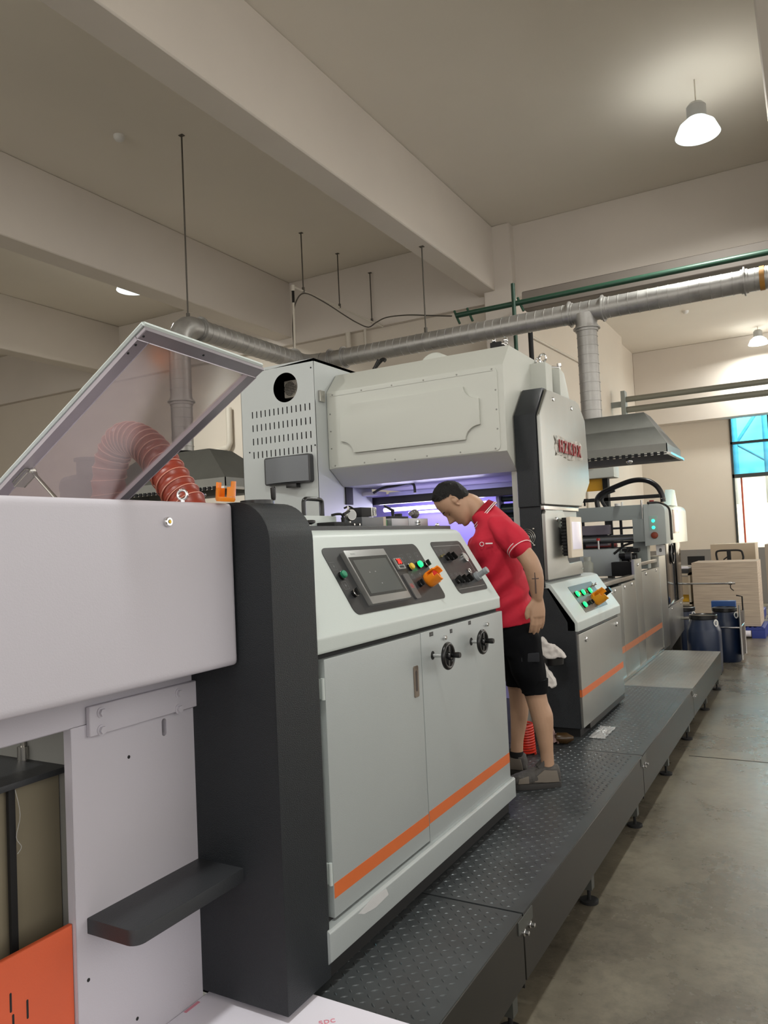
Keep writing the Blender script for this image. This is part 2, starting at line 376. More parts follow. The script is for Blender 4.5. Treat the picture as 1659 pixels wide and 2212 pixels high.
def fuse(mb, voxel, it=4, disp=0.0, dsc=9.0, seed=0.0):
    me = bpy.data.meshes.new('tmp'); mb.bm.to_mesh(me); mb.bm.free()
    o = bpy.data.objects.new('tmp', me); COL.objects.link(o)
    r = o.modifiers.new('r', 'REMESH'); r.mode = 'VOXEL'; r.voxel_size = voxel
    s_ = o.modifiers.new('s', 'SMOOTH'); s_.iterations = it; s_.factor = 0.5
    dg = bpy.context.evaluated_depsgraph_get(); nm = bpy.data.meshes.new_from_object(o.evaluated_get(dg))
    bpy.data.objects.remove(o); out = MB(); out.bm.from_mesh(nm); bpy.data.meshes.remove(nm)
    if disp:
        out.bm.normal_update()
        for v in out.bm.verts:
            q = v.co; w_ = noise.noise(Vector((q.x * dsc + seed, q.y * dsc, q.z * dsc * 0.8))) + 0.5 * noise.noise(Vector((q.x * dsc * 2.3, q.y * dsc * 2.3 + seed, q.z * dsc * 1.6)))
            v.co = q + v.normal * (w_ * disp)
    return out

# ================================================================== SETTING
struct('floor', MB().box(-16, 6, -6, 18.6, -0.2, 0.0), FLOORM)
struct('ceiling', MB().box(-16, 6, -6, 18.6, 5.72, 5.9), CEIL)
struct('wall_back', MB().box(-16, -3.3, 9.6, 9.8, 0, 5.72), WALLP)
struct('wall_left', MB().box(-16.2, -16, -6, 9.8, 0, 5.72), WALLP)
struct('unseen_wall_right', MB().box(6, 6.2, -6, 18.6, 0, 1.15).box(6, 6.2, -6, -5.5, 1.15, 5.72).box(6, 6.2, 1.8, 2.3, 1.15, 5.72).box(6, 6.2, 9.3, 9.9, 1.15, 5.72), WALLP)  # added out of view; the low wall blocks light from below the horizon
struct('unseen_wall_front', MB().box(-16, 6, -6.2, -6, 0, 1.15).box(-16, -15.4, -6.2, -6, 1.15, 5.72).box(-3.9, -3.3, -6.2, -6, 1.15, 5.72), WALLP)  # unseen sill and posts, put in to keep low light off the floor
struct('wall_hall', MB().box(-3.6, -3.3, 9.8, 16.3, 0, 5.72), WALLP)
struct('wall_corner', MB().box(-4.2, -3.42, 16.3, 18.6, 0, 5.72), WALLP)
b = MB(); b.box(-3.5, -1.53, 18.3, 18.5, 0, 5.72); b.box(-1.53, 1.3, 18.3, 18.5, 4.22, 5.72); b.box(-1.53, 1.3, 18.3, 18.5, 0, 1.2); b.box(1.3, 6, 18.3, 18.5, 0, 5.72)
struct('wall_far', b, WALLP)
struct('trim_1', MB().box(-3.42, 6, 18.27, 18.3, 0, 1.19), WAINS)
# beams and columns of the concrete frame
struct('trim_2', MB().box(-3.74, -3.46, -6, 9.6, 4.86, 5.72, 0.012, 1), PLASTER)
struct('trim_3', MB().box(-7.15, -6.84, -6, 9.6, 4.86, 5.72, 0.012, 1), PLASTER)
struct('trim_4', MB().box(-0.14, 0.16, -6, 9.6, 4.86, 5.72, 0.012, 1), PLASTER)
b = MB(); b.box(-16, 6, 9.5, 9.78, 4.76, 5.72, 0.01, 1)
struct('trim_5', b, PLASTER)
struct('trim_6', MB().box(-3.62, -3.22, 9.36, 9.9, 0, 5.72, 0.015, 1), PLASTER)
struct('trim_7', MB().box(-0.2, 0.25, 9.3, 9.9, 0, 5.72, 0.015, 1), PLASTER)
struct('trim_8', MB().box(-3.42, 6, 17.95, 18.3, 4.02, 5.72, 0.01, 1), PLASTER)
struct('trim_9', MB().box(-10.9, -10.6, -6, 9.6, 4.86, 5.72, 0.012, 1), PLASTER)
# dark lintel plate under the cross beam
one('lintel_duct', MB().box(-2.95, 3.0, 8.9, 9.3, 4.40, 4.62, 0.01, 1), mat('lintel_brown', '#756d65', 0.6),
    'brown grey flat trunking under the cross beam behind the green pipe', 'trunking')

# far window
win = struct('window_1', MB().box(-1.53, -1.49, 18.28, 18.42, 1.2, 4.22).box(1.26, 1.3, 18.28, 18.42, 1.2, 4.22).box(-1.53, 1.3, 18.28, 18.42, 4.16, 4.22).box(-1.53, 1.3, 18.28, 18.42, 2.72, 2.80)
             .box(-1.53, 1.3, 18.28, 18.42, 3.46, 3.51).box(-0.78, -0.73, 18.28, 18.42, 1.2, 4.22).box(0.2, 0.25, 18.28, 18.42, 1.2, 4.22), WINFR)
obj('glass_pane', MB().box(-1.49, 1.26, 18.34, 18.35, 2.8, 4.16), WINB, win)
tag(obj('outside_facade', MB().box(-3.0, 3.5, 20.6, 20.8, 0, 6.5), OUTSIDE), 'sunlit pale facade seen through the far window', 'building')
one('outside_truss', MB().tube([(-1.9, 20.3, 3.2), (-1.0, 20.3, 4.5)], 0.04).tube([(-1.9, 20.3, 3.9), (-0.5, 20.3, 2.9)], 0.04).tube([(-1.6, 20.3, 2.2), (-1.6, 20.3, 5.2)], 0.07).tube([(-0.9, 20.3, 2.2), (-0.9, 20.3, 5.2)], 0.09), GREYGREEN,
    'steel truss outside behind the blue window glass', 'truss')
obj('red_mullion', MB().cyl((-1.36, 18.36, 1.2), (-1.36, 18.36, 2.75), 0.02), mat('red_post', '#b05038', 0.6), win)
struct('trim_10', MB().box(-0.90, 6, 5.905, 5.915, 0.0, 0.0012), DARK)

# pipes in the far hall
for k, (z, r, lab) in enumerate(((4.18, 0.055, 'upper grey pipe crossing the far hall in front of the window beam'), (3.98, 0.06, 'lower grey pipe crossing the far hall in front of the window beam'))):
    one('hall_pipe', MB().cyl((-3.05, 15.0, z), (2.0, 15.0, z), r), mat('pipe_grey', '#86887f', 0.4, metal=0.4), lab, 'pipe', 'grey pipes crossing the far hall')
one('pipe_bracket', MB().box(-3.1, -3.02, 14.9, 15.1, 3.86, 4.34, 0.005).box(-3.3, -3.1, 14.96, 15.04, 4.05, 4.15), GREYGREEN, 'flat steel bracket plate carrying the two hall pipes at the wall', 'bracket')

# roller shutter door seen under the right hood
t = thing('roller_shutter', 'roller shutter box with yellow curtain edge under the right hood', 'shutter', (-2.6, 9.3, 0))
obj('shutter_box', MB().box(-2.92, -2.0, 9.02, 9.3, 2.28, 2.55, 0.03), CREAM, t)
obj('end_bracket', MB().cyl((-2.25, 9.0, 2.44), (-2.25, 9.03, 2.44), 0.035), BLACK, t)
obj('curtain', MB().box(-2.90, -2.14, 9.12, 9.16, 2.14, 2.28), SHUTY, t)
obj('guide_rail', MB().box(-2.16, -2.10, 9.1, 9.2, 0.0, 2.3), BLACKM, t)

# ceiling sensors
def sensor(x, y, lab):
    one('smoke_detector', MB().lathe((x, y, 5.72), (0, 0, -1), [(0.055, 0), (0.055, 0.02), (0.04, 0.045), (0.02, 0.055)], 20), WHITEP, lab, 'smoke detector')
sensor(-5.68, 5.17, 'small round smoke detector on the ceiling left of the long hanger rod')
sensor(-1.88, 15.15, 'small round smoke detector on the far hall ceiling below the silver duct')

# high bay lamps
for i, (x, y, z) in enumerate(HIGHBAY[:3]):
    lab = ['bright round high bay lamp glowing on the ceiling above the aisle', 'glowing high bay lamp partly hidden behind the left ceiling beam', 'small high bay lamp hanging in the far hall'][i]
    t = thing('high_bay_lamp', lab, 'lamp', (x, y, z), 'high bay ceiling lamps')
    R = 0.19
    obj('reflector', MB().lathe((x, y, z), Z1, [(R, 0), (R * 1.02, 0.004), (R * 0.8, 0.10), (R * 0.42, 0.16), (R * 0.40, 0.155), (R * 0.76, 0.09), (R * 0.97, 0.008)], 40), LAMPR, t)
    obj('lens', MB().cyl((x, y, z + 0.085), (x, y, z + 0.10), R * 0.62, n=32), LAMPE, t)
    obj('driver_housing', MB().lathe((x, y, z + 0.155), Z1, [(0.085, 0), (0.085, 0.11), (0.06, 0.14)], 24), LAMPB, t)
    obj('hanger', MB().cyl((x, y, z + 0.28), (x, y, 5.72), 0.006).ring((x, y, z + 0.30), X1, 0.025, 0.005), CONDUIT, t)
for (x, y, z), p in zip(HIGHBAY, HB_POWER):
    area('highbay_light', (x, y, z - 0.01), (x, y, 0), 0.38, 0.38, p, (0.97, 0.98, 0.94), 'DISK', 170)
    area('highbay_uplight', (x, y, z + 0.03), (x + 0.001, y, 9), 0.9, 0.9, p * (0.035 if (x, y, z) in HIGHBAY[:3] else 0.15), (0.97, 0.98, 0.94), 'DISK', 180)  # uplight added to brighten the ceiling, stronger where no lamp is seen

# ------------------------------------------------------------------ overhead services
def spiral(mb, p0, p1, r, pitch=0.09, n=28):
    p0, p1 = Vector(p0), Vector(p1); L = (p1 - p0).length; d = (p1 - p0) / L; k = int(L / pitch); pts, rs = [], []
    for i in range(k):
        a = i * pitch
        for u, q in ((0, r), (pitch - 0.010, r), (pitch - 0.009, r + 0.0032), (pitch - 0.003, r + 0.0032), (pitch - 0.002, r)): pts.append(p0 + d * (a + u)); rs.append(q)
    pts.append(p1); rs.append(r); mb.tube(pts, rs, n); return mb
def collar(mb, c, d, r):
    c, d = Vector(c), Vector(d).normalized(); mb.cyl(c - d * 0.006, c + d * 0.006, r + 0.028, n=32); mb.cyl(c - d * 0.03, c + d * 0.03, r + 0.008, n=32); return mb
DX, DY, DZ, DR = -5.13, 7.44, 3.80, 0.100
t = thing('extraction_duct', 'spiral galvanised extraction duct running overhead from the left elbow to the right edge', 'duct', (-2.5, DY, DZ))
obj('long_run', spiral(MB(), (-4.92, DY, DZ), (-0.05, DY, DZ), DR), GALV, t)
obj('side_run', spiral(MB(), (DX, 5.52, DZ), (DX, DY - 0.22, DZ), DR), GALV, t)
obj('corner_elbow', MB().tube(smoothpath([(DX, DY - 0.24, DZ), (DX, DY - 0.1, DZ), (DX + 0.06, DY - 0.02, DZ), (DX + 0.2, DY, DZ)], 5), DR + 0.004, 28), GALV, t)
obj('drop_elbow', MB().tube([(DX, 5.54, DZ), (DX, 5.48, DZ - 0.003), (DX, 5.42, DZ - 0.02), (DX, 5.365, DZ - 0.06), (DX, 5.33, DZ - 0.12), (DX, 5.32, DZ - 0.2)], DR + 0.006, 28), GALV, t)
obj('left_drop', spiral(MB(), (DX, 5.32, DZ - 0.19), (DX, 5.32, 2.58), DR), GALV, t)
obj('right_drop', spiral(MB(), (-1.83, DY, DZ - 0.17), (-1.83, DY, 2.72), DR * 0.97), GALV, t)
obj('tee_branch', MB().lathe((-1.83, DY, DZ - 0.19), Z1, [(DR, 0), (DR, 0.05), (DR + 0.015, 0.16)], 28), GALV, t)
for c, d in (((-1.98, DY, DZ), X1), ((-1.66, DY, DZ), X1), ((-1.83, DY, DZ - 0.17), Z1), ((-4.80, DY, DZ), X1), ((DX, DY - 0.3, DZ), Y1), ((-0.42, DY, DZ), X1), ((DX, 5.6, DZ), Y1), ((DX, 5.32, 3.05), Z1), ((-4.62, DY, DZ), X1)):
    obj('collar', collar(MB(), c, d, DR), GALV, t)
obj('tape_band', MB().cyl((-0.30, DY, DZ), (-0.26, DY, DZ), DR + 0.006, n=28), mat('brown_tape', '#9a6d2c', 0.5), t)

def rod(x, y, z0, z1, lab):
    t = thing('hanger_rod', lab, 'rod', (x, y, z0), 'threaded hanger rods from the ceiling')
    obj('threaded_rod', MB().cyl((x, y, z0), (x, y, z1), 0.008, n=8), WIRE, t)
    obj('top_plate', MB().box(x - 0.025, x + 0.025, y - 0.02, y + 0.02, z1 - 0.006, z1), WIRE, t)
    obj('clamp', MB().cyl((x, y, z0 - 0.01), (x, y, z0 + 0.05), 0.018, n=10), WIRE, t)
rod(-5.18, 5.50, 3.90, 5.72, 'longest hanger rod, holding the duct elbow at the left')
rod(-3.57, 7.45, 3.91, 4.86, 'hanger rod from the beam underside to the middle of the long duct')
t = thing('cable_conduit', 'thin conduit hanging on rods with a drooping cable from the left bay', 'conduit', (-5.1, 8.0, 4.2))
CP = [(-5.6, 7.85, 4.95), (-5.6, 8.95, 4.955), (-5.37, 9.40, 4.82), (-5.198, 9.46, 4.72)]
obj('pipe', MB().tube(CP, 0.013, 8), CONDUIT, t)
obj('drop_pipe', MB().cyl((-5.60, 7.85, 4.965), (-5.60, 7.85, 4.89), 0.025).cyl((-5.60, 7.85, 4.86), (-5.62, 7.85, 3.0), 0.013), CONDUIT, t)
obj('connector', MB().cyl((-5.60, 7.85, 4.90), (-5.60, 7.85, 4.74), 0.017), BLACK, t)
obj('cable', MB().tube(smoothpath([(-5.654, 7.9, 4.179), (-5.661, 7.9, 4.478), (-5.646, 7.95, 4.757), (-5.6, 8.1, 4.93), (-5.59, 8.53, 4.925), (-5.549, 9.0, 4.842), (-5.485, 9.2, 4.779), (-5.357, 9.3, 4.712), (-5.197, 9.25, 4.737), (-4.942, 9.1, 4.726), (-4.418, 8.7, 4.562), (-3.902, 8.3, 4.361), (-3.497, 8.0, 4.207)], 5), 0.009, 6), WIRE, t)
rod(-5.6, 8.08, 4.95, 5.72, 'leftmost of three short rods carrying the thin conduit')
rod(-5.6, 8.95, 4.955, 5.72, 'middle of three short rods carrying the thin conduit')
rod(-5.37, 9.44, 4.82, 5.54, 'rightmost of three short rods carrying the thin conduit')

t = thing('green_pipe', 'dark green steel pipe running above the silver duct', 'pipe', (-1.5, 8.0, 4.2))
obj('pipe_run', MB().cyl((-3.44, 8.0, 4.2), (3.0, 8.0, 4.2), 0.03), GREENPIPE, t)
for x in (-3.46, -3.30, -2.70): obj('pipe_hook', MB().tube([(x, 8.0, 4.26), (x + 0.02, 8.0, 4.2), (x + 0.06, 8.0, 4.10)], 0.014, 8), GREENPIPE, t)
obj('riser', MB().cyl((-2.74, 7.98, 4.42), (-2.74, 7.98, 3.2), 0.022), GREENPIPE, t)
one('black_downpipe', MB().cyl((-2.98, 9.25, 4.40), (-2.98, 9.25, 1.0), 0.03), BLACKM, 'black downpipe on the column right of the green riser', 'pipe')
one('wall_conduit', MB().tube([(-3.28, 9.95, 4.40), (-3.28, 12.7, 4.52), (-3.28, 12.75, 4.45), (-3.28, 12.75, 2.0)], 0.02, 8), CONDUIT, 'beige conduit bent down along the hall wall beside the right duct drop', 'conduit')
one('wall_pipe', MB().tube([(-8.16, 9.52, 3.95), (-8.16, 9.52, 3.38), (-8.2, 9.52, 3.30), (-8.6, 9.52, 3.26)], 0.05, 12), CONDUIT, 'white wall pipe elbow between the acrylic guard and the slotted tower', 'pipe')
for x in (-5.82, -5.53):
    one('wall_stub', MB().cyl((x, 9.5, 4.45), (x, 9.5, 4.76), 0.04 if x < -5.6 else 0.02), CONDUIT, 'wide pipe stub on the wall above the long duct' if x < -5.6 else 'narrow pipe stub on the wall above the long duct', 'pipe')

# extraction hoods
def hood(name, cx, x0, x1, y0, y1, z0, ztop, tx0, tx1, lab):
    t = thing('extraction_hood', lab, 'hood', (cx, (y0 + y1) / 2, z0))
    mb = MB(); bm = mb.bm; zr = z0 + 0.10; ty0, ty1 = y0 + 0.22, y1 - 0.22
    lo = [bm.verts.new(p) for p in ((x0, y0, zr), (x1, y0, zr), (x1, y1, zr), (x0, y1, zr))]
    hi = [bm.verts.new(p) for p in ((tx0, ty0, ztop), (tx1, ty0, ztop), (tx1, ty1, ztop), (tx0, ty1, ztop))]
    for i in range(4): bm.faces.new((lo[i], lo[(i + 1) % 4], hi[(i + 1) % 4], hi[i]))
    bm.faces.new(hi); bmesh.ops.solidify(bm, geom=list(bm.faces), thickness=0.006); bmesh.ops.recalc_face_normals(bm, faces=list(bm.faces))
    obj('canopy', mb, GALVH, t)
    obj('rim', MB().box(x0, x1, y0, y0 + 0.008, z0 + 0.02, zr).box(x0, x1, y1 - 0.008, y1, z0 + 0.02, zr).box(x0, x0 + 0.008, y0, y1, z0 + 0.02, zr).box(x1 - 0.008, x1, y0, y1, z0 + 0.02, zr), GALVH, t)
    g = MB()
    g.box(x0 - 0.02, x1 + 0.02, y0 - 0.04, y0, z0, z0 + 0.02).box(x0 - 0.02, x1 + 0.02, y1, y1 + 0.04, z0, z0 + 0.02).box(x1, x1 + 0.03, y0, y1, z0, z0 + 0.02).box(x0 - 0.03, x0, y0, y1, z0, z0 + 0.02)
    obj('gutter', g, STEEL, t)
    s = MB(); k = int((x1 - x0) / 0.055)
    for i in range(k): s.box(x0 + i * 0.055, x0 + i * 0.055 + 0.03, y0 - 0.05, y0 - 0.038, z0 - 0.004, z0 + 0.024)
    s.box(x0, x0 + k * 0.055, y0 - 0.044, y0 - 0.039, z0 + 0.006, z0 + 0.014)
    obj('perforated_strip', s, DARK, t)
    obj('lamp_bulb', MB().ball((x1 - 0.35, y0 + 0.1, z0 - 0.02), 0.03), CHROME, t)
    return t
hood('extraction_hood', -1.83, -2.75, -1.10, 7.08, 7.85, 2.30, 2.73, -2.45, -1.32, 'grey galvanised hood under the right duct drop behind the lettered tower')
hood('extraction_hood', -5.13, -6.05, -4.35, 5.0, 5.75, 2.16, 2.56, -5.55, -4.72, 'brown grey galvanised hood under the left duct drop beside the slotted tower')

# ================================================================== WALKWAY
def lugs(mb, x0, x1, y0, y1, z, pitch=0.031, hh=0.0022):
    bm = mb.bm; ny = int((y1 - y0) / pitch); nx = int((x1 - x0) / pitch)
    for j in range(ny):
        for i in range(nx):
            cx = x0 + (i + 0.5) * pitch + random.uniform(-.001, .001); cy = y0 + (j + 0.5) * pitch + random.uniform(-.001, .001)
            a = math.radians(40 if (i + j) % 2 else 140); c, s_ = math.cos(a), math.sin(a); L, Wd = 0.0125, 0.0040
            P = [(-L, 0), (0, -Wd), (L, 0), (0, Wd)]
            vs = [bm.verts.new((cx + p[0] * c - p[1] * s_, cy + p[0] * s_ + p[1] * c, z)) for p in P]
            t0 = bm.verts.new((cx - 0.005 * c, cy - 0.005 * s_, z + hh)); t1 = bm.verts.new((cx + 0.005 * c, cy + 0.005 * s_, z + hh))
            bm.faces.new((vs[0], vs[1], t0)); bm.faces.new((vs[1], vs[2], t1)); bm.faces.new((vs[1], t1, t0))
            bm.faces.new((vs[2], vs[3], t1)); bm.faces.new((vs[3], vs[0], t0)); bm.faces.new((vs[3], t0, t1))
SECT = [(0.30, 2.485, 'nearest walkway section of black chequer plate beside the printed sheets', [2.42]),
        (2.495, 4.515, 'walkway section of chequer plate beside the wide console cabinet and under the shoes', [3.42, 4.40]),
        (4.525, 6.545, 'walkway section of chequer plate beside the small console with a plastic bag', [5.41, 6.37]),
        (6.555, 8.61, 'farthest worn shiny walkway section ending before the blue drums', [7.46, 8.42])]
for i, (ya, yb, lab, legs) in enumerate(SECT):
    t = thing('walkway_section', lab, 'walkway', (-1.4, (ya + yb) / 2, 0), 'sections of the steel walkway')
    xe = (-1.588, -2.35, -2.35, -1.50)[i]
    mb = MB(); mb.box(xe, -0.94, ya, yb, 0.350, 0.360)
    lugs(mb, max(xe, -1.60), -0.95, max(ya, 1.0) + 0.01, yb - 0.01, 0.360, 0.031, (0.0022, 0.0022, 0.0017, 0.0010)[i])
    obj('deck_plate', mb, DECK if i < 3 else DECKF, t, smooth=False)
    obj('side_skirt', MB().box(-0.948, -0.938, ya, yb, 0.137, 0.356, 0.002, 1), SKIRT, t)
    obj('end_skirt', MB().box(xe, -0.94, yb - 0.008, yb, 0.12, 0.35), SKIRT, t)
    for y in legs:
        g = obj('leg', MB().box(-1.00, -0.955, y - 0.022, y + 0.022, 0.06, 0.35).prism([(-1.08, 0.35), (-1.0, 0.35), (-1.0, 0.10)], 'y', y - 0.004, y + 0.004), LEGM, t)
        obj('foot', MB().cyl((-0.975, y, 0.0), (-0.975, y, 0.012), 0.04).cyl((-0.975, y, 0.012), (-0.975, y, 0.06), 0.008), BLACKM, g)
        for xx in (-1.85, ):
            if 0 < i < 3: obj('leg', MB().box(xx - 0.03, xx + 0.03, y - 0.03, y + 0.03, 0.0, 0.35), LEGM, t)
    if i:
        for dy in (0.03, 0.13):
            pass
    for dy in ((yb - 0.0) + 0.04,) if i < 3 else ():
        for k in (0, 1):
            y = yb + (0.025 if k == 0 else 0.085)
            obj('bolt', MB().lathe((-0.938, y - 0.02, 0.298), X1, [(0.012, 0), (0.012, 0.004), (0.007, 0.006), (0.007, 0.018), (0.003, 0.02)], 12), CHROME, t)
        obj('joint_strap', MB().box(-0.938, -0.934, yb - 0.05, yb + 0.09, 0.31, 0.352), LEGM, t)

# things lying on the walkway
ps = thing('sheet_stack', 'white printed sheets lying on the nearest walkway plate', 'paper', (-1.2, 1.3, 0.361))
obj('sheets', MB().prism([(-1.588, 0.6), (-0.94, 0.6), (-0.94, 1.788), (-1.30, 1.79), (-1.588, 1.80)], 'z', 0.3605, 0.370), PAPER, ps)
obj('pink_lettering', MB().text('spc', (-1.205, 1.705, 0.3705), (0.75, 0.66, 0), (-0.66, 0.75, 0), 0.035, 0.0004), PINKINK, ps)
obj('pink_mark', MB().box(-1.585, -1.575, 1.57, 1.625, 0.3703, 0.3708), PINKINK, ps)
def crumple(cx, cy, z, w, d, amp, nu=16, nv=12, seed=1, rot=0.0):
    rnd = random.Random(seed); g = [[rnd.random() for _ in range(nv + 1)] for _ in range(nu + 1)]
    def fn(u, v):
        i, j = int(round(u * nu)), int(round(v * nv)); x, y = (u - 0.5) * w * (0.85 + 0.3 * g[i][j]), (v - 0.5) * d
        c, s_ = math.cos(rot), math.sin(rot)
        e = math.sin(math.pi * u) * math.sin(math.pi * v)
        return Vector((cx + x * c - y * s_, cy + x * s_ + y * c, z + 0.003 + amp * g[i][j] * (0.3 + e)))
    return MB().grid_sheet(fn, nu, nv)
one('plastic_bag', crumple(-1.262, 4.94, 0.362, 0.10, 0.32, 0.012, seed=3), PLASTIC, 'clear crinkled plastic bag lying on the walkway beside the small console', 'bag')
one('pink_rag', crumple(-1.50, 4.62, 0.362, 0.14, 0.10, 0.07, seed=5), RAGP, 'pinkish rag lying on the walkway behind the shoes', 'rag')
one('brown_bottle', MB().lathe((-1.455, 4.60, 0.395), (1, 0.25, 0), [(0.012, -0.01), (0.032, 0.0), (0.034, 0.06), (0.02, 0.085), (0.012, 0.10)], 18), mat('brown_glass', '#3c2a14', 0.2), 'small brown bottle lying beside the pink rag on the walkway', 'bottle')

# ================================================================== FEEDER END (foreground left)
t = thing('feeder_unit', 'large white feeder housing with bolted side frame at the left foreground', 'machine', (-1.9, 1.0, 0))
def housing():
    mb = MB(); mb.box(-1.92, -1.41, 0.10, 1.648, 1.308, 1.755, 0.022, 5); return mb
hs = obj('housing', housing(), WHITE2, t)
lk = obj('key_lock', MB().lathe((-1.41, 1.397, 1.702), X1, [(0.0125, -0.002), (0.0125, 0.006), (0.010, 0.010), (0.0055, 0.010), (0.0055, 0.006), (0.0045, 0.0085)], 24), CHROME, t)
obj('key_barrel', MB().cyl((-1.405, 1.397, 1.702), (-1.3985, 1.397, 1.702), 0.0042, n=16), mat('brass', '#b99a3c', 0.25, metal=0.9), lk)
obj('side_rail', MB().box(-1.70, -1.592, 0.10, 1.66, 1.21, 1.31, 0.003, 1), WHITE2, t)
# frame plate with slot and holes
fp = MB(); bm = fp.bm
sy, sz, sr, sh = 1.539, 1.148, 0.0085, 0.0155
ring_ = [(sy + sr * math.cos(math.radians(a)), sz + (sh if 0 <= a <= 180 else -sh) + sr * math.sin(math.radians(a))) for a in range(0, 360, 15)]
oy0, oy1, oz0, oz1 = 1.238, 1.652, 0.20, 1.212
def edge_pt(y, z):
    dy, dz = y - sy, z - sz; ts = []
    if dy > 1e-9: ts.append((oy1 - sy) / dy)
    if dy < -1e-9: ts.append((oy0 - sy) / dy)
    if dz > 1e-9: ts.append((oz1 - sz) / dz)
    if dz < -1e-9: ts.append((oz0 - sz) / dz)
    q = min(ts); return (sy + dy * q, sz + dz * q)
allp = [(math.atan2(p[1] - sz, p[0] - sy), p, edge_pt(*p)) for p in ring_]
for cy_, cz_ in ((oy0, oz0), (oy0, oz1), (oy1, oz0), (oy1, oz1)):
    a = math.atan2(cz_ - sz, cy_ - sy); near = min(ring_, key=lambda p: abs((math.atan2(p[1] - sz, p[0] - sy) - a + math.pi) % (2 * math.pi) - math.pi)); allp.append((a, near, (cy_, cz_)))
allp.sort(key=lambda q: q[0]); nP = len(allp)
for k in range(nP):
    (a0, i0, o0), (a1, i1, o1) = allp[k], allp[(k + 1) % nP]
    pts_ = [i0, o0, o1] + ([i1] if i1 != i0 else [])
    bm.faces.new([bm.verts.new((-1.59, p[0], p[1])) for p in pts_])
    if i1 != i0: bm.faces.new([bm.verts.new((x_, p[0], p[1])) for x_, p in ((-1.59, i0), (-1.59, i1), (-1.61, i1), (-1.61, i0))])
fp.box(-1.615, -1.59, 1.2375, 1.2385, 0.2, 1.212).box(-1.6115, -1.611, 1.24, 1.52, 0.2, 1.21)
bmesh.ops.remove_doubles(bm, verts=list(bm.verts), dist=1e-5)
obj('frame_plate', fp, WHITE2, t, smooth=False)
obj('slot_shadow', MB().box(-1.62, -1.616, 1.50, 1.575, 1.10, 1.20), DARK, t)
for y, z in ((1.413, 1.10), (1.269, 0.607), (1.414, 0.437)): obj('drilled_hole', MB().cyl((-1.592, y, z), (-1.5893, y, z), 0.0045, n=14), DARK, t)
bp = obj('bracket_plate', MB().box(-1.59, -1.576, 1.283, 1.668, 1.182, 1.256, 0.002, 1), WHITE2, t)
for y, z in ((1.318, 1.236), (1.317, 1.193), (1.583, 1.233), (1.581, 1.190)):
    obj('hex_bolt', MB().cyl((-1.576, y, z), (-1.573, y, z), 0.0135, n=20).cyl((-1.573, y, z), (-1.5655, y, z), 0.0095, n=6), WHITE2, bp)
mb = MB(); mb.prism(arc(-1.455, 1.30, 0.03, 270, 360, 6) + [(-1.425, 1.705), (-1.598, 1.705), (-1.598, 1.27)], 'z', 0.715, 0.752, 0.003, 2)
obj('foot_step', mb, CHAR2, t)
op = MB(); op.box(-1.612, -1.600, 0.3, 1.2365, 0.25, 0.752, 0.002, 1)
opn = obj('orange_panel', op, ORANGE2, t)
sl = MB()
for y, z in ((1.073, 0.655), (1.113, 0.62), (1.078, 0.607), (1.035, 0.62)): sl.prism(rrect(y - 0.0025, y + 0.0025, z - 0.021, z + 0.021, 0.0024, 3), 'x', -1.601, -1.5994)
obj('vent_slots', sl, DARK, opn)
obj('pile_table', MB().box(-2.4, -1.68, 0.3, 1.31, 1.085, 1.10, 0.002), CHAR2, t)
obj('pile_rod', MB().cyl((-1.85, 1.295, 1.10), (-1.85, 1.295, 1.135), 0.016).cyl((-1.85, 1.295, 1.135), (-1.85, 1.295, 1.165), 0.008), STEEL, t)
obj('lift_chain', MB().box(-1.705, -1.695, 1.144, 1.161, 0.45, 1.085), BLACKM, t)
obj('inner_post', MB().box(-2.4, -1.62, 1.30, 1.32, 0.0, 1.3), mat('inner_post_grey', '#8b8b86', 0.6), t)  # one even grey for the post
obj('loose_threads', MB().tube(smoothpath([(-1.69, 1.158, 1.08), (-1.685, 1.166, 1.02), (-1.69, 1.158, 0.97), (-1.686, 1.168, 0.945), (-1.69, 1.160, 0.93)], 4), 0.0008, 5), FAINTL, t)
one('board_pile', MB().box(-2.5, -1.715, 0.25, 1.297, 0.30, 1.075, 0.003), BOARD, 'olive grey pile of board inside the feeder behind the black chain', 'board pile')
obj('base_frame', MB().box(-2.5, -1.64, 0.1, 1.64, 0.0, 0.30), DARK, t)

# charcoal end column
t = thing('end_column', 'tall charcoal end column with a rounded top between feeder and console cabinet', 'column', (-1.6, 1.75, 0.386))
prof = [(-1.92, 0.386), (-1.29, 0.386)] + arc(-1.29 - 0.115, 1.757 - 0.115, 0.115, 0, 90, 12) + [(-1.92, 1.757)]
obj('column_shell', MB().prism(prof, 'y', 1.652, 1.858, 0.003, 2), CHAR, t)
obj('plinth', MB().box(-1.9, -1.45, 1.68, 1.85, 0.3605, 0.386), DARK, t)
t = thing('crank_handle', 'black crank handle with upright grip on top of the charcoal column', 'handle', (-1.43, 1.78, 1.757))
obj('crank_disc', MB().cyl((-1.43, 1.78, 1.755), (-1.43, 1.78, 1.767), 0.050, n=32), BLACK, t)
obj('grip', MB().lathe((-1.385, 1.80, 1.766), Z1, [(0.006, 0), (0.0075, 0.008), (0.0085, 0.036), (0.005, 0.040)], 16), BLACK, t)

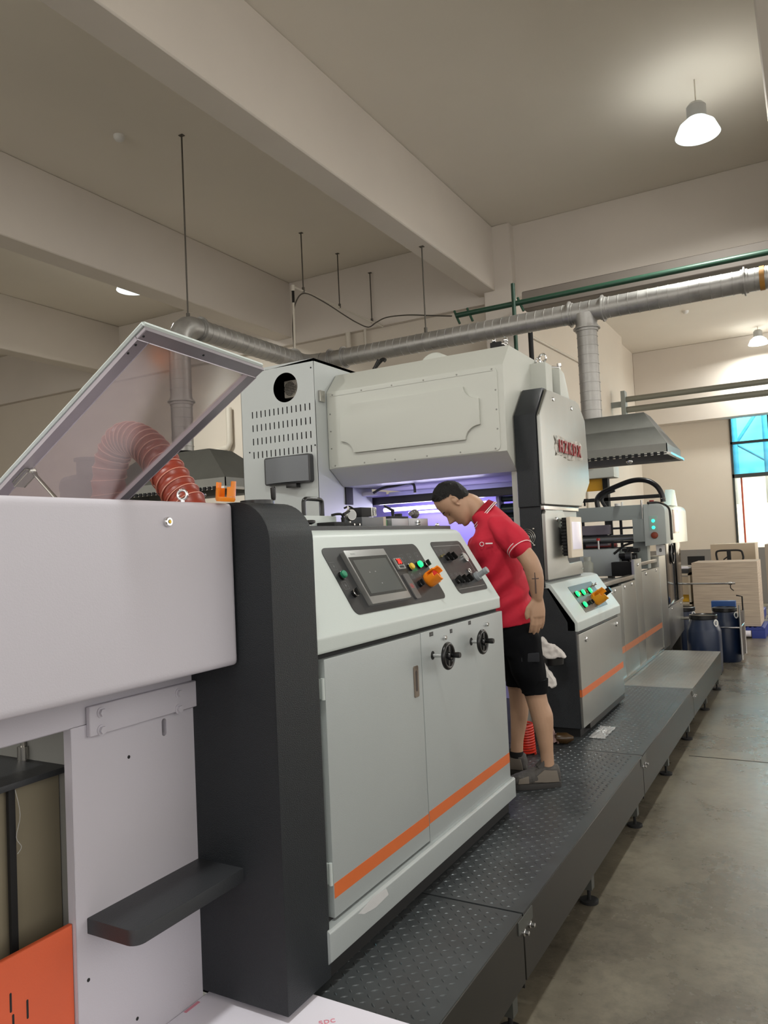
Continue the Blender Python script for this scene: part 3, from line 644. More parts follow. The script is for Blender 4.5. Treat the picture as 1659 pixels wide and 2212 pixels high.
# acrylic guard
t = thing('acrylic_guard', 'clear acrylic guard in an aluminium frame tilted open above the feeder', 'guard', (-1.9, 1.45, 1.757))
N0 = Vector((-1.287, 1.229, 2.132)); N1 = Vector((-1.287, 1.650, 2.115)); dn = Vector((-0.566, 0.008, -0.328)).normalized(); GL = 0.78
yy = (N1 - N0).normalized(); nn = dn.cross(yy).normalized()
if nn.z < 0: nn = -nn
def bar(a, b_, w, h):
    a, b_ = Vector(a), Vector(b_); d = (b_ - a).normalized(); wv = nn.cross(d).normalized(); return MB().obox((a + b_) / 2, d, wv, nn, (b_ - a).length, w, h, 0.0015, 1)
F0, F1 = N0 + dn * GL, N1 + dn * GL; W2 = 0.034
obj('frame_bar', bar(N0 + dn * W2 / 2, N1 + dn * W2 / 2, W2, 0.010), ALU, t)
obj('frame_bar', bar(N0 + yy * W2 / 2 + dn * W2, F0 + yy * W2 / 2, W2, 0.010), ALU, t)
obj('frame_bar', bar(N1 - yy * W2 / 2 + dn * W2, F1 - yy * W2 / 2, W2, 0.010), ALU, t)
obj('frame_bar', bar(F0 - dn * W2 / 2, F1 - dn * W2 / 2, W2, 0.010), ALU, t)
off = nn * 0.012
for a, b_ in ((N0, N1), (N0, F0), (N1, F1)): obj('edge_profile', MB().tube([a + off, b_ + off], 0.006, 6), WHITE, t)
obj('acrylic_sheet', MB().obox((N0 + N1 + F0 + F1) / 4 + nn * 0.004, dn, yy, nn, GL - 0.02, (N1 - N0).length - 0.02, 0.004), ACRYL, t)
obj('strut_bracket', MB().obox(N0 + dn * 0.57 + yy * 0.03 - nn * 0.012, dn, yy, nn, 0.06, 0.03, 0.012, 0.002), STEEL, t)
gs = obj('gas_strut', MB().cyl((-1.75, 1.27, 1.85), (-1.64, 1.27, 1.757), 0.005).ball((-1.75, 1.27, 1.852), 0.010), STEEL, t)
obj('hinge', MB().cyl(F0 + yy * 0.03, F0 + yy * 0.38, 0.012), STEEL, t)
for q in (0.02, 0.05, 0.08, 0.30):
    obj('frame_screw', MB().ball(N0 + dn * (q if q < 0.1 else 0.017) + yy * (0.008 if q < 0.1 else 0.2) - nn * 0.005, 0.003), DARK, t)

# things on or behind the housing top
t = thing('eye_bolt', 'chrome lifting eye bolt on top of the feeder housing', 'eye bolt', (-1.552, 1.6, 1.755))
obj('eye', MB().ring((-1.552, 1.6, 1.787), (0.35, -0.94, 0), 0.0135, 0.0042, 28, 10), CHROME, t)
obj('shank', MB().cyl((-1.552, 1.6, 1.753), (-1.552, 1.6, 1.772), 0.006), CHROME, t)
def shroud(o, n, w, size, name='shroud'):
    """u-shaped guard around a mushroom stop button: o on surface, n outward, w sideways"""
    o, n, w = Vector(o), Vector(n).normalized(), Vector(w).normalized(); v = n.cross(w)
    mb = MB(); s = size
    mb.lathe(o, n, [(0.30 * s, 0), (0.50 * s, 0.0), (0.56 * s, 0.12 * s), (0.56 * s, 0.26 * s), (0.30 * s, 0.26 * s)], 28)
    for c0 in (0, 180):
        def pl(a, r): a = math.radians(a); return (r * math.cos(a), r * math.sin(a))
        outer = [pl(c0 - 62 + 124 * k / 12, 0.56 * s) for k in range(13)]; inner = [pl(c0 + 62 - 124 * k / 12, 0.46 * s) for k in range(13)]
        mb.oprism(o, w, v, n, outer + inner, 0.24 * s, 0.80 * s)
        outer = [pl(c0 - 34 + 68 * k / 8, 0.56 * s) for k in range(9)]; inner = [pl(c0 + 34 - 68 * k / 8, 0.46 * s) for k in range(9)]
        mb.oprism(o, w, v, n, outer + inner, 0.78 * s, 1.12 * s)
    return mb
t = thing('stop_button_guard', 'bright orange stop button guard behind the feeder housing corner', 'button guard', (-1.40, 1.60, 1.757))
obj('guard', shroud((-1.395, 1.60, 1.757), (0.1, 0, 1), (0.94, 0.34, 0), 0.048), SHROUD, t)

# red corrugated hose and blower behind the guard
t = thing('suction_hose', 'red corrugated suction hose arching behind the acrylic guard', 'hose', (-3.0, 2.9, 1.4))
HP = smoothpath([(-3.45, 2.96, 1.2), (-3.42, 2.95, 1.75), (-3.38, 2.93, 2.08), (-3.29, 2.92, 2.23), (-3.17, 2.90, 2.25), (-3.02, 2.87, 2.19), (-2.88, 2.83, 2.08), (-2.74, 2.80, 1.93), (-2.62, 2.78, 1.76), (-2.55, 2.76, 1.4)], 14)
obj('corrugated_tube', MB().tube(HP, [0.088 + 0.005 * math.sin(i * 2 * math.pi / 4) for i in range(len(HP))], 24), HOSE, t)
w = MB(); hx = []
for i in range(1, len(HP) - 1):
    d = (HP[i + 1] - HP[i - 1]).normalized(); u_ = Vector((0.06, 1, 0)); u_ = (u_ - d * u_.dot(d)).normalized(); v_ = d.cross(u_)
    for k in range(8):
        ph = 2 * math.pi * ((i + k / 8) / 4); pp = HP[i].lerp(HP[i + 1], k / 8); hx.append(pp + (u_ * math.cos(ph) + v_ * math.sin(ph)) * 0.093)
w.tube(hx, 0.0028, 5)
obj('spiral_wire', w, HOSEW, t)
t = thing('blower', 'grey blower motor with a handle loop behind the guard at the left', 'blower', (-4.1, 3.4, 1.3))
obj('motor_body', MB().lathe((-4.14, 3.4, 1.5), Z1, [(0.16, 0), (0.17, 0.3), (0.16, 0.62), (0.10, 0.66)], 28), CHAR2, t)
obj('outlet', MB().cyl((-4.10, 3.4, 2.1), (-4.10, 3.4, 2.26), 0.085).cyl((-4.10, 3.4, 2.25), (-4.10, 3.4, 2.27), 0.10), CHAR2, t)
obj('handle_loop', MB().ring((-4.33, 3.4, 2.10), (0, 1, 0), 0.055, 0.018), CHAR2, t)
obj('stand', MB().box(-4.3, -3.95, 3.2, 3.6, 0, 1.5), DARK, t)

# ================================================================== CONSOLE CABINET (wide, middle)
class Slope:
    """coordinates on a console's inclined face: s up the slope, y along the machine, d outward"""
    def __init__(q, A, B):
        q.A = Vector((A[0], 0, A[1])); B = Vector((B[0], 0, B[1])); q.t = (B - q.A).normalized(); q.n = Vector((q.t.z, 0, -q.t.x))
    def P(q, s, y, d=0.0): return q.A + q.t * s + q.n * d + Vector((0, y, 0))
    def plate(q, mb, pts, d0, d1, bev=0.0): return mb.oprism(q.A, Y1, q.t, q.n, pts, d0, d1, bev)
    def rect(q, mb, y0, y1, s0, s1, d0, d1, r=0.0, bev=0.0):
        pts = rrect(y0, y1, s0, s1, r) if r > 0 else [(y0, s0), (y1, s0), (y1, s1), (y0, s1)]
        return q.plate(mb, pts, d0, d1, bev)
S1 = Slope((-1.30, 1.352), (-1.485, 1.66))
c1 = thing('console_cabinet', 'wide light grey console cabinet with two doors, handwheels and an orange stripe', 'cabinet', (-1.8, 2.63, 0.36))
obj('carcass', MB().box(-2.3, -1.325, 1.868, 3.375, 0.52, 1.303, 0.003, 1).box(-2.3, -1.73, 1.868, 3.375, 1.303, 1.674, 0.003, 1), DARK, c1)
obj('plinth', MB().box(-2.25, -1.315, 1.875, 3.385, 0.3605, 0.53, 0.004, 1), BLACKM, c1)
obj('skirt_panel', MB().prism([(-1.45, 0.522), (-1.287, 0.522), (-1.28, 0.515), (-1.28, 0.435), (-1.292, 0.424), (-1.45, 0.424)], 'y', 1.845, 3.392, 0.004, 2), GREYP, c1)
ld = obj('door', MB().box(-1.326, -1.30, 1.903, 2.538, 0.530, 1.286, 0.004, 2), GREYP, c1)
rd = obj('door', MB().box(-1.326, -1.30, 2.542, 3.385, 0.520, 1.287, 0.004, 2), GREYP, c1)
obj('side_panel', MB().box(-1.45, -1.318, 1.868, 1.90, 0.53, 1.284, 0.003, 1), WHITE, c1)
obj('orange_stripe', MB().box(-1.3, -1.2994, 1.906, 2.537, 0.586, 0.629), ORANGE, ld)
obj('orange_stripe', MB().box(-1.3, -1.2994, 2.543, 3.383, 0.590, 0.634), ORANGE, rd)
for z in (1.20, 0.66): obj('hinge', MB().box(-1.325, -1.304, 1.893, 1.902, z - 0.03, z + 0.03, 0.002).cyl((-1.304, 1.896, z - 0.032), (-1.304, 1.896, z + 0.032), 0.006, n=12), WHITE, ld)
lk = obj('flush_lock', MB().prism(rrect(2.468, 2.505, 1.062, 1.175, 0.008), 'x', -1.3, -1.297, 0.0008), mat('lock_bronze', '#8a7f74', 0.3, metal=0.8), ld)
obj('lock_recess', MB().prism(rrect(2.479, 2.494, 1.083, 1.158, 0.007), 'x', -1.2975, -1.2965), mat('lock_inner', '#4a4340', 0.4, metal=0.6), lk)
for y, hz, wx in ((2.634, 1.191, -1.235), (3.008, 1.194, -1.248)):
    h = obj('handwheel', MB().ring((wx, y, hz), X1, 0.044, 0.0085, 36, 10).obox((wx, y, hz), (0, 0.1, 1), (0, 1, -0.1), X1, 0.088, 0.022, 0.010, 0.002).lathe((wx - 0.012, y, hz), X1, [(0.014, 0), (0.016, 0.018), (0.012, 0.026)], 20), BLACK, rd)
    obj('wheel_shaft', MB().cyl((-1.30, y, hz), (wx, y, hz), 0.0075, n=16), CHROME, h)
    obj('wheel_grip', MB().lathe((wx + 0.006, y + 0.004, hz + 0.004), X1, [(0.007, 0), (0.010, 0.006), (0.0115, 0.034), (0.010, 0.042)], 18), BLACK, h)
    obj('shaft_hole', MB().cyl((-1.301, y, hz), (-1.2992, y, hz), 0.0165, n=24), DARK, rd)
for y, z in ((2.739, 1.245), (3.179, 1.247)): obj('key_lock', MB().lathe((-1.30, y, z), X1, [(0.009, 0), (0.009, 0.010), (0.0065, 0.013), (0.003, 0.013)], 18), CHROME, rd)
for y, z, wd in ((2.63, 1.272, 0.032), (2.81, 1.262, 0.022), (3.0, 1.274, 0.026)):
    p = obj('door_label', MB().box(-1.3, -1.2992, y - wd / 2, y + wd / 2, z - 0.008, z + 0.008), PANEL, rd)
    obj('label_print', MB().box(-1.2993, -1.2989, y - wd / 4, y + wd / 4, z - 0.0012, z + 0.0012), FAINT, p)
# inclined console cover
prof = [(-1.30, 1.303), (-1.30, 1.352), (-1.485, 1.66), (-1.502, 1.674), (-1.53, 1.681), (-1.72, 1.684), (-1.72, 1.303)]
con = obj('console_cover', MB().prism(prof, 'y', 1.868, 3.368, 0.009, 4), WHITE, c1)
pa = MB(); S1.rect(pa, 2.134, 2.836, 0.048, 0.309, 0.0002, 0.0022, 0.028); pa = obj('control_panel', pa, PANEL, c1)
pb = MB(); S1.rect(pb, 2.975, 3.297, 0.052, 0.314, 0.0002, 0.0022, 0.026); pb = obj('pneumatic_panel', pb, PANEL, c1)
hm = MB(); S1.rect(hm, 2.236, 2.520, 0.070, 0.284, 0.002, 0.020, 0.004, 0.001); hm = obj('touch_screen', hm, mat('hmi_frame', '#8f8f8d', 0.35, metal=0.5), pa)
m_ = MB(); S1.rect(m_, 2.244, 2.513, 0.098, 0.256, 0.020, 0.0206); obj('screen_bezel', m_, SCREENB, hm)
m_ = MB(); S1.rect(m_, 2.262, 2.494, 0.108, 0.243, 0.0206, 0.0211); obj('screen_glass', m_, SCREEN, hm)
m_ = MB()
for y, s in ((2.328, 0.190), (2.368, 0.191), (2.37, 0.142)): S1.rect(m_, y - 0.003, y + 0.003, s - 0.002, s + 0.002, 0.0211, 0.0213)
S1.rect(m_, 2.27, 2.30, 0.266, 0.272, 0.020, 0.0203)
obj('screen_icons', m_, mat('icon_grey', '#8b8e8d', 0.4), hm)
def lathe_on(S, mb, y, s, prof, n=20): return mb.lathe(S.P(s, y), S.n, prof, n)
def button(S, y, s, cap, par, r=0.0145, h=0.016, name='push_button'):
    b_ = obj(name, lathe_on(S, MB(), y, s, [(r * 1.05, 0.002), (r * 1.05, h * 0.6), (r * 0.9, h * 0.65)]), BLACK, par)
    obj('button_cap', lathe_on(S, MB(), y, s, [(r * 0.92, h * 0.6), (r * 0.92, h * 1.2), (r * 0.7, h * 1.38), (0.001, h * 1.4)]), cap, b_); return b_
def selector(S, y, s, par, r=0.0135, cap=None, lean=0.0):
    b_ = obj('selector_switch', lathe_on(S, MB(), y, s, [(r, 0.002), (r, 0.014), (r * 0.8, 0.016)]).obox(S.P(s, y, 0.020), (Y1 + S.t * lean), S.t - Y1 * lean, S.n, r * 0.6, r * 1.9, 0.014, 0.002), BLACK, par)
    if cap: obj('bright_ring', MB().ring(S.P(s, y, 0.014), S.n, r * 0.95, 0.0018, 24, 6), cap, b_)
    return b_
button(S1, 2.171, 0.196, GREENP, pa); selector(S1, 2.186, 0.124, pa, cap=CHROME)
button(S1, 2.672, 0.200, YELLOWP, pa); button(S1, 2.752, 0.206, GLED, pa); selector(S1, 2.818, 0.206, pa, cap=CHROME)
selector(S1, 2.672, 0.124, pa)
def icon(S, y, s, par, w=0.030, h=0.030, dy=0.0):
    m_ = MB(); e = 0.0008
    for a in ((y - w / 2, y + w / 2, s + h / 2 - e, s + h / 2), (y - w / 2, y + w / 2, s - h / 2, s - h / 2 + e), (y - w / 2, y - w / 2 + e, s - h / 2, s + h / 2), (y + w / 2 - e, y + w / 2, s - h / 2, s + h / 2)): S.rect(m_, *a, 0.0022, 0.0025)
    S.rect(m_, y - w * 0.12, y + w * 0.2, s - h * 0.05, s + h * 0.05, 0.0022, 0.0025); S.rect(m_, y - 0.001, y + 0.001, s - h * 0.25, s + h * 0.22, 0.0022, 0.0025)
    obj('panel_icon', m_, FAINT, par)
for y, s in ((2.158, 0.236), (2.166, 0.160), (2.660, 0.246), (2.727, 0.248), (2.793, 0.250), (2.655, 0.168), (2.727, 0.170)): icon(S1, y, s, pa)
dd = MB(); S1.rect(dd, 2.573, 2.628, 0.196, 0.244, 0.002, 0.010, 0.002); dd = obj('counter_display', dd, mat('counter_grey', '#8b8c88', 0.4), pa)
m_ = MB(); S1.rect(m_, 2.580, 2.624, 0.214, 0.241, 0.010, 0.0106); obj('display_window', m_, mat('dark_red_window', '#3a0f0e', 0.2), dd)
obj('red_digits', MB().text('30', S1.P(0.2275, 2.602, 0.0108), Y1, S1.t, 0.030, 0.0003, 0.0008), RLED, dd)
m_ = MB(); S1.rect(m_, 2.584, 2.618, 0.200, 0.210, 0.010, 0.0106); obj('display_keys', m_, PANEL, dd)
st = MB(); S1.rect(st, 2.578, 2.622, 0.066, 0.175, 0.002, 0.0075, 0.006); st = obj('instruction_plate', st, mat('dark_glass_plate', '#5c5b5b', 0.2), pa)
m_ = MB()
for k in range(3): S1.rect(m_, 2.588 + 0.008 * k, 2.592 + 0.008 * k, 0.11, 0.130, 0.0075, 0.0079)
S1.rect(m_, 2.584, 2.612, 0.118, 0.121, 0.0075, 0.0079); obj('red_marks', m_, mat('dull_red', '#9a4a4a', 0.5), st)
es = obj('stop_button_guard', shroud(S1.P(0.134, 2.760, 0.002), S1.n, Y1 * 0.75 + S1.t * 0.66, 0.058), SHROUD, pa)
obj('stop_button', lathe_on(S1, MB(), 2.760, 0.134, [(0.012, 0.0), (0.012, 0.035), (0.021, 0.04), (0.021, 0.048), (0.012, 0.053)]), RED, es)
# right hand panel
m_ = MB(); S1.rect(m_, 2.990, 3.265, 0.290, 0.2912, 0.0022, 0.0026); S1.rect(m_, 2.990, 3.277, 0.073, 0.0742, 0.0022, 0.0026); S1.rect(m_, 3.264, 3.2652, 0.13, 0.29, 0.0022, 0.0026)
obj('panel_print', m_, FAINTL, pb)
for y in (2.99, 3.04, 3.08): icon(S1, y, 0.265, pb, 0.022, 0.014)
for y in (3.0, 3.05, 3.095): icon(S1, y, 0.143, pb, 0.022, 0.018)
obj('toggle', lathe_on(S1, MB(), 3.000, 0.237, [(0.006, 0.002), (0.006, 0.010), (0.003, 0.012), (0.003, 0.024)]), mat('brass_dark', '#8f8560', 0.3, metal=0.8), pb)
for y in (3.053, 3.100): selector(S1, y, 0.228, pb, 0.015, lean=0.5)
ga = obj('pressure_gauge', lathe_on(S1, MB(), 3.235, 0.222, [(0.024, 0.002), (0.024, 0.012), (0.021, 0.013)], 32), CHROME, pb)
obj('gauge_face', lathe_on(S1, MB(), 3.235, 0.222, [(0.020, 0.012), (0.020, 0.0135)], 32), mat('gauge_face', '#a9aaa8', 0.2), ga)
for y in (3.020, 3.073, 3.127): selector(S1, y, 0.112, pb, 0.015, lean=0.5)
rg = obj('regulator_knob', MB().cyl(S1.P(0.118, 3.240, 0.002), S1.P(0.118, 3.240, 0.018), 0.021, n=24).cyl(S1.P(0.118, 3.240, 0.018), S1.P(0.118, 3.240, 0.05), 0.013, n=20).cyl(S1.P(0.118, 3.240, 0.05), S1.P(0.118, 3.240, 0.066), 0.016, 0.015, n=20), mat('grey_knob', '#8f9599', 0.4), pb)
obj('lock_ring', MB().ring(S1.P(0.150, 3.195, 0.008), S1.n, 0.011, 0.003, 20, 8), CHROME, pb)
obj('top_plate', MB().box(-1.95, -1.548, 1.868, 3.40, 1.676, 1.698, 0.002, 1), CHAR2, c1)

obj('clear_tape', MB().oprism((-1.2795, 0, 0), Y1, Z1, X1, [(2.0, 0.506), (2.09, 0.52), (2.17, 0.512), (2.185, 0.487), (2.10, 0.482), (2.03, 0.492)], 0, 0.0006), PLASTIC, c1)
# devices standing on the top plate
Z0 = 1.698
t = thing('lifting_handle', 'glossy black bow handle on top of the console cabinet near the charcoal column', 'handle', (-1.70, 2.38, Z0))
obj('cover_plate', MB().box(-2.0, -1.66, 2.25, 2.56, Z0, Z0 + 0.045, 0.006), WHITE, t)
obj('bow', MB().tube(smoothpath([(-1.70, 2.395, Z0 + 0.045), (-1.70, 2.395, 1.795), (-1.70, 2.402, 1.806), (-1.70, 2.42, 1.810), (-1.70, 2.495, 1.810), (-1.70, 2.513, 1.806), (-1.70, 2.52, 1.795), (-1.70, 2.52, Z0 + 0.045)], 4), 0.0085, 12), BLACK, t)
t = thing('star_knob', 'flat black clamping knob on a stem beside the bow handle', 'knob', (-1.62, 2.31, Z0))
obj('knob_head', MB().lathe((-1.62, 2.31, 1.712), Z1, [(0.010, -0.006), (0.024, 0), (0.0245, 0.008), (0.02, 0.0105)], 12), BLACK, t)
obj('stem', MB().cyl((-1.62, 2.31, Z0), (-1.62, 2.31, 1.712), 0.006), STEEL, t)
t = thing('clamp_block', 'black clamp block with an adjustable lever on the console top', 'clamp', (-1.62, 2.55, Z0))
obj('block', MB().box(-1.66, -1.58, 2.42, 2.49, Z0, 1.715, 0.003).box(-1.65, -1.60, 2.50, 2.57, Z0, 1.712, 0.003).box(-1.63, -1.60, 2.57, 2.645, Z0, 1.713, 0.002), BLACKM, t)
obj('lever', MB().tube([(-1.62, 2.545, 1.706), (-1.62, 2.545, 1.735)], [0.006, 0.009], 12).tube(smoothpath([(-1.62, 2.545, 1.737), (-1.62, 2.535, 1.747), (-1.63, 2.515, 1.748), (-1.64, 2.495, 1.744)], 4), 0.005, 8).tube([(-1.62, 2.545, 1.745), (-1.62, 2.60, 1.762)], [0.007, 0.004], 8), BLACK, t)
obj('cap_screw', MB().cyl((-1.599, 2.59, 1.706), (-1.595, 2.59, 1.706), 0.004).cyl((-1.599, 2.63, 1.706), (-1.595, 2.63, 1.706), 0.004), STEEL, t)
t = thing('dial_indicator', 'round silver dial indicator on the console top beside the clamp lever', 'gauge', (-1.62, 2.62, Z0))
obj('dial_body', MB().lathe((-1.635, 2.612, 1.745), (0.8, -0.35, 0), [(0.022, 0), (0.024, 0.008), (0.024, 0.02), (0.021, 0.024)], 30), STEEL, t)
obj('dial_face', MB().lathe((-1.635, 2.612, 1.745), (0.8, -0.35, 0), [(0.0195, 0.022), (0.0195, 0.0245)], 30), mat('dial_face', '#a7a8a6', 0.25), t)
obj('spindle', MB().cyl((-1.63, 2.61, 1.70), (-1.63, 2.61, 1.722), 0.005).cyl((-1.63, 2.60, 1.767), (-1.63, 2.60, 1.782), 0.003), STEEL, t)
t = thing('stepper_motor', 'small black motor with a white cooling fan grille on the grey block', 'motor', (-1.62, 2.72, 1.735))
obj('motor_body', MB().box(-1.665, -1.60, 2.655, 2.735, 1.738, 1.776, 0.004), BLACKM, t)
fg = obj('fan_grille', MB().box(-1.665, -1.600, 2.737, 2.752, 1.740, 1.778, 0.003), WHITEP, t)
m_ = MB()
for r in (0.0155, 0.011, 0.006): m_.ring((-1.5995, 2.7585, 1.759), X1, r, 0.0007, 24, 4)
obj('fan_ring', MB().box(-1.625, -1.600, 2.740, 2.777, 1.740, 1.778, 0.003), WHITEP, fg)
obj('fan_slots', m_, BLACKM, fg)
obj('motor_cable', MB().tube(smoothpath([(-1.64, 2.66, 1.772), (-1.65, 2.64, 1.782), (-1.66, 2.62, 1.775)], 4), 0.004, 8), BLACK, t)
t = thing('slide_block', 'dark grey slide block with a pale end plate under the small motor', 'block', (-1.64, 2.78, Z0))
obj('block', MB().box(-1.70, -1.60, 2.655, 2.83, Z0, 1.737, 0.002), mat('block_grey', '#55575a', 0.4, metal=0.4), t)
obj('end_plate', MB().box(-1.70, -1.60, 2.832, 2.855, Z0, 1.739, 0.002), mat('beige_plate', '#b0a294', 0.5), t)
t = thing('press_side_block', 'long grey block with a ball lever at the far end of the console top', 'block', (-1.64, 3.1, Z0))
obj('block', MB().box(-1.70, -1.60, 2.905, 3.06, Z0, 1.733, 0.002).box(-1.70, -1.60, 3.062, 3.26, Z0, 1.735, 0.002), mat('block_grey2', '#8b8b8f', 0.35, metal=0.5), t)
obj('green_mark', MB().box(-1.68, -1.62, 2.86, 2.90, Z0, 1.728, 0.001), mat('soft_green', '#5d8f63', 0.5), t)
obj('clamp_bar', MB().box(-1.66, -1.62, 2.93, 3.10, 1.735, 1.744, 0.002).box(-1.66, -1.63, 3.04, 3.06, 1.744, 1.757, 0.002), BLACKM, t)
obj('clamp_lever', MB().tube([(-1.64, 2.99, 1.742), (-1.64, 2.99, 1.775)], [0.005, 0.009], 10).tube([(-1.64, 2.995, 1.77), (-1.66, 2.95, 1.792)], [0.007, 0.004], 8), BLACKM, t)
obj('ball_knob', MB().ball((-1.63, 3.185, 1.757), 0.022).cyl((-1.63, 3.14, 1.757), (-1.63, 3.185, 1.757), 0.010), mat('dark_ball', '#55504f', 0.3), t)
obj('fitting', MB().lathe((-1.597, 3.15, 1.702), Z1, [(0.008, 0), (0.012, 0.003), (0.008, 0.010), (0.012, 0.014), (0.008, 0.022)], 16), CHROME, t)
one('dome_nut', MB().ball((-1.60, 3.36, 1.703), 0.011), CHROME, 'small chrome dome nut at the far end of the console top plate', 'nut')

# ================================================================== SMALL CONSOLE
S2 = Slope((-1.33, 1.08), (-1.49, 1.32))
c2 = thing('small_console', 'smaller console with green lit buttons and an orange stripe behind the standing man', 'cabinet', (-1.8, 5.34, 0.36))
obj('side_panel', MB().prism([(-1.66, 0.42), (-1.345, 0.42), (-1.345, 1.075), (-1.50, 1.298), (-1.66, 1.298)], 'y', 4.752, 5.90, 0.003, 1), CHAR, c2)
obj('plinth', MB().box(-1.66, -1.365, 4.80, 5.88, 0.3605, 0.42), BLACKM, c2)
obj('skirt_panel', MB().box(-1.40, -1.334, 4.93, 5.93, 0.385, 0.425, 0.003), SKIRT, c2)
fr = obj('front_panel', MB().box(-1.40, -1.33, 4.765, 5.93, 0.425, 1.005, 0.006, 2), SILVER, c2)
obj('orange_stripe', MB().box(-1.3305, -1.3294, 4.768, 5.928, 0.615, 0.660), ORANGE, fr)
obj('orange_edge', MB().box(-1.38, -1.332, 4.7642, 4.7652, 0.615, 0.660), ORANGE, fr)
for y in (4.917, 5.777): obj('cap_screw', MB().lathe((-1.33, y, 0.956), X1, [(0.016, 0), (0.016, 0.007), (0.010, 0.011), (0.004, 0.011)], 18), CHROME, fr)
prof = [(-1.33, 1.022), (-1.33, 1.08), (-1.49, 1.32), (-1.53, 1.333), (-1.62, 1.335), (-1.62, 1.30), (-1.52, 1.29), (-1.40, 1.08), (-1.40, 1.022)]
obj('console_cover', MB().prism(prof, 'y', 4.752, 5.935, 0.006, 3), WHITE, c2)
pc = MB(); S2.rect(pc, 5.035, 5.640, 0.040, 0.242, 0.0002, 0.002, 0.008); pc = obj('control_panel', pc, mat('panel_grey_dark', '#5a5c5a', 0.35), c2)
for y in (5.089, 5.237, 5.414): button(S2, y, 0.174, GLED, pc, 0.021, 0.018)
button(S2, 5.09, 0.09, GLED, pc, 0.021, 0.018)
for y, c in ((5.155, YELLOWP), (5.33, mat('amber_cap', '#8a4a1c', 0.4))): button(S2, y, 0.174, c, pc, 0.012, 0.012, 'pilot_light')
for y in (5.51, 5.60): obj('toggle', MB().cyl(S2.P(0.20, y, 0.002), S2.P(0.205, y, 0.03), 0.006).ball(S2.P(0.205, y, 0.03), 0.009), CHROME, pc)
for y in (5.215, 5.285): selector(S2, y, 0.092, pc, 0.015)
es = obj('stop_button_guard', shroud(S2.P(0.100, 5.40, 0.002), S2.n, Y1 * 0.75 + S2.t * 0.66, 0.085), mat('amber_shroud', '#e0951c', 0.4), pc)
obj('stop_button', lathe_on(S2, MB(), 5.40, 0.100, [(0.014, 0), (0.014, 0.04), (0.025, 0.045), (0.02, 0.058)]), RED, es)
obj('rotary_knob', lathe_on(S2, MB(), 5.565, 0.112, [(0.030, 0), (0.030, 0.03), (0.024, 0.034), (0.020, 0.10)], 20), BLACK, pc)

# ---------------------------------------------------------------- lettered side tower
tw = thing('side_tower', 'dark side tower with a silver octagonal cover carrying red letters', 'machine', (-1.6, 5.2, 1.34))
def octo(e=0.0):
    P = [(4.735, 1.825), (5.635, 1.830), (5.90, 2.02), (5.885, 2.25), (5.86, 2.50), (5.70, 2.615), (5.62, 2.622), (4.93, 2.605), (4.735, 2.41)]
    cy, cz = 5.3, 2.2; return [(cy + (p[0] - cy) * (1 + e), cz + (p[1] - cz) * (1 + e)) for p in P]
obj('tower_body', MB().prism(octo(0.02), 'x', -1.665, -1.522, 0.004, 1), CHAR, tw)
oc = obj('octagon_cover', MB().prism(octo(-0.01), 'x', -1.522, -1.495, 0.012, 3), SILVER, tw)
obj('lower_body', MB().box(-1.665, -1.522, 4.735, 5.60, 1.30, 1.825, 0.003, 1), CHAR, tw)
obj('seam_strip', MB().box(-1.60, -1.50, 4.742, 5.55, 1.798, 1.822, 0.002), STEEL, tw)
LP = [(4.742, 1.346)] + [(4.742, 1.77), (4.765, 1.795), (5.14, 1.80), (5.185, 1.765), (5.20, 1.46), (5.24, 1.433), (5.545, 1.437), (5.57, 1.41), (5.57, 1.345)]
lp = obj('lower_cover', MB().prism(LP, 'x', -1.522, -1.497, 0.007, 3), SILVER, tw)
obj('upper_backing', MB().box(-1.56, -1.52, 5.18, 5.56, 1.52, 1.795, 0.003), CREAM, tw)
for y, z, p in ((5.05, 2.55, oc), (5.49, 2.545, oc), (4.98, 1.735, lp), (5.545, 1.385, lp)): obj('cap_screw', MB().lathe((-1.497, y, z), X1, [(0.016 if z > 1.5 else 0.006, 0), (0.016 if z > 1.5 else 0.006, 0.006), (0.009 if z > 1.5 else 0.004, 0.010)], 16), CHROME, p)
stp = obj('film_backing', MB().grid_sheet(lambda u, v: Vector((-1.492 + 0.006 * math.sin(u * 43 + v * 9) * math.sin(v * 17 + u * 5), 5.03 + 0.66 * u + 0.015 * math.sin(v * 11), 2.165 + 0.135 * v + 0.010 * math.sin(u * 9))), 40, 10, 0.001), mat('silver_film', '#dcd8cf', 0.3, metal=0.1), oc)
obj('red_letters', MB().text('H Z K D X', (-1.482, 5.36, 2.232), Y1, Z1, 0.118, 0.004, 0.0025), REDLET, oc)
fg = obj('fan_guard', MB().ring((-1.62, 4.733, 1.625), Y1, 0.052, 0.002, 32, 5).ring((-1.62, 4.733, 1.625), Y1, 0.040, 0.002, 32, 5).ring((-1.62, 4.733, 1.625), Y1, 0.028, 0.002, 32, 5).ring((-1.62, 4.733, 1.625), Y1, 0.015, 0.002, 24, 5)
         .cyl((-1.655, 4.731, 1.678), (-1.575, 4.731, 1.572), 0.003, n=6).cyl((-1.67, 4.731, 1.668), (-1.58, 4.731, 1.58), 0.003, n=6).ball((-1.665, 4.731, 1.672), 0.008).ball((-1.575, 4.731, 1.678), 0.008).ball((-1.575, 4.731, 1.572), 0.008), STEEL, tw)
tb = thing('side_tablet', 'cream edged touch screen on a black mount at the lettered tower', 'screen', (-1.44, 5.1, 1.47))
obj('heat_sink', MB().box(-1.475, -1.44, 5.02, 5.22, 1.49, 1.745, 0.004).box(-1.50, -1.47, 5.10, 5.18, 1.56, 1.68), BLACKM, tb)
m_ = MB()
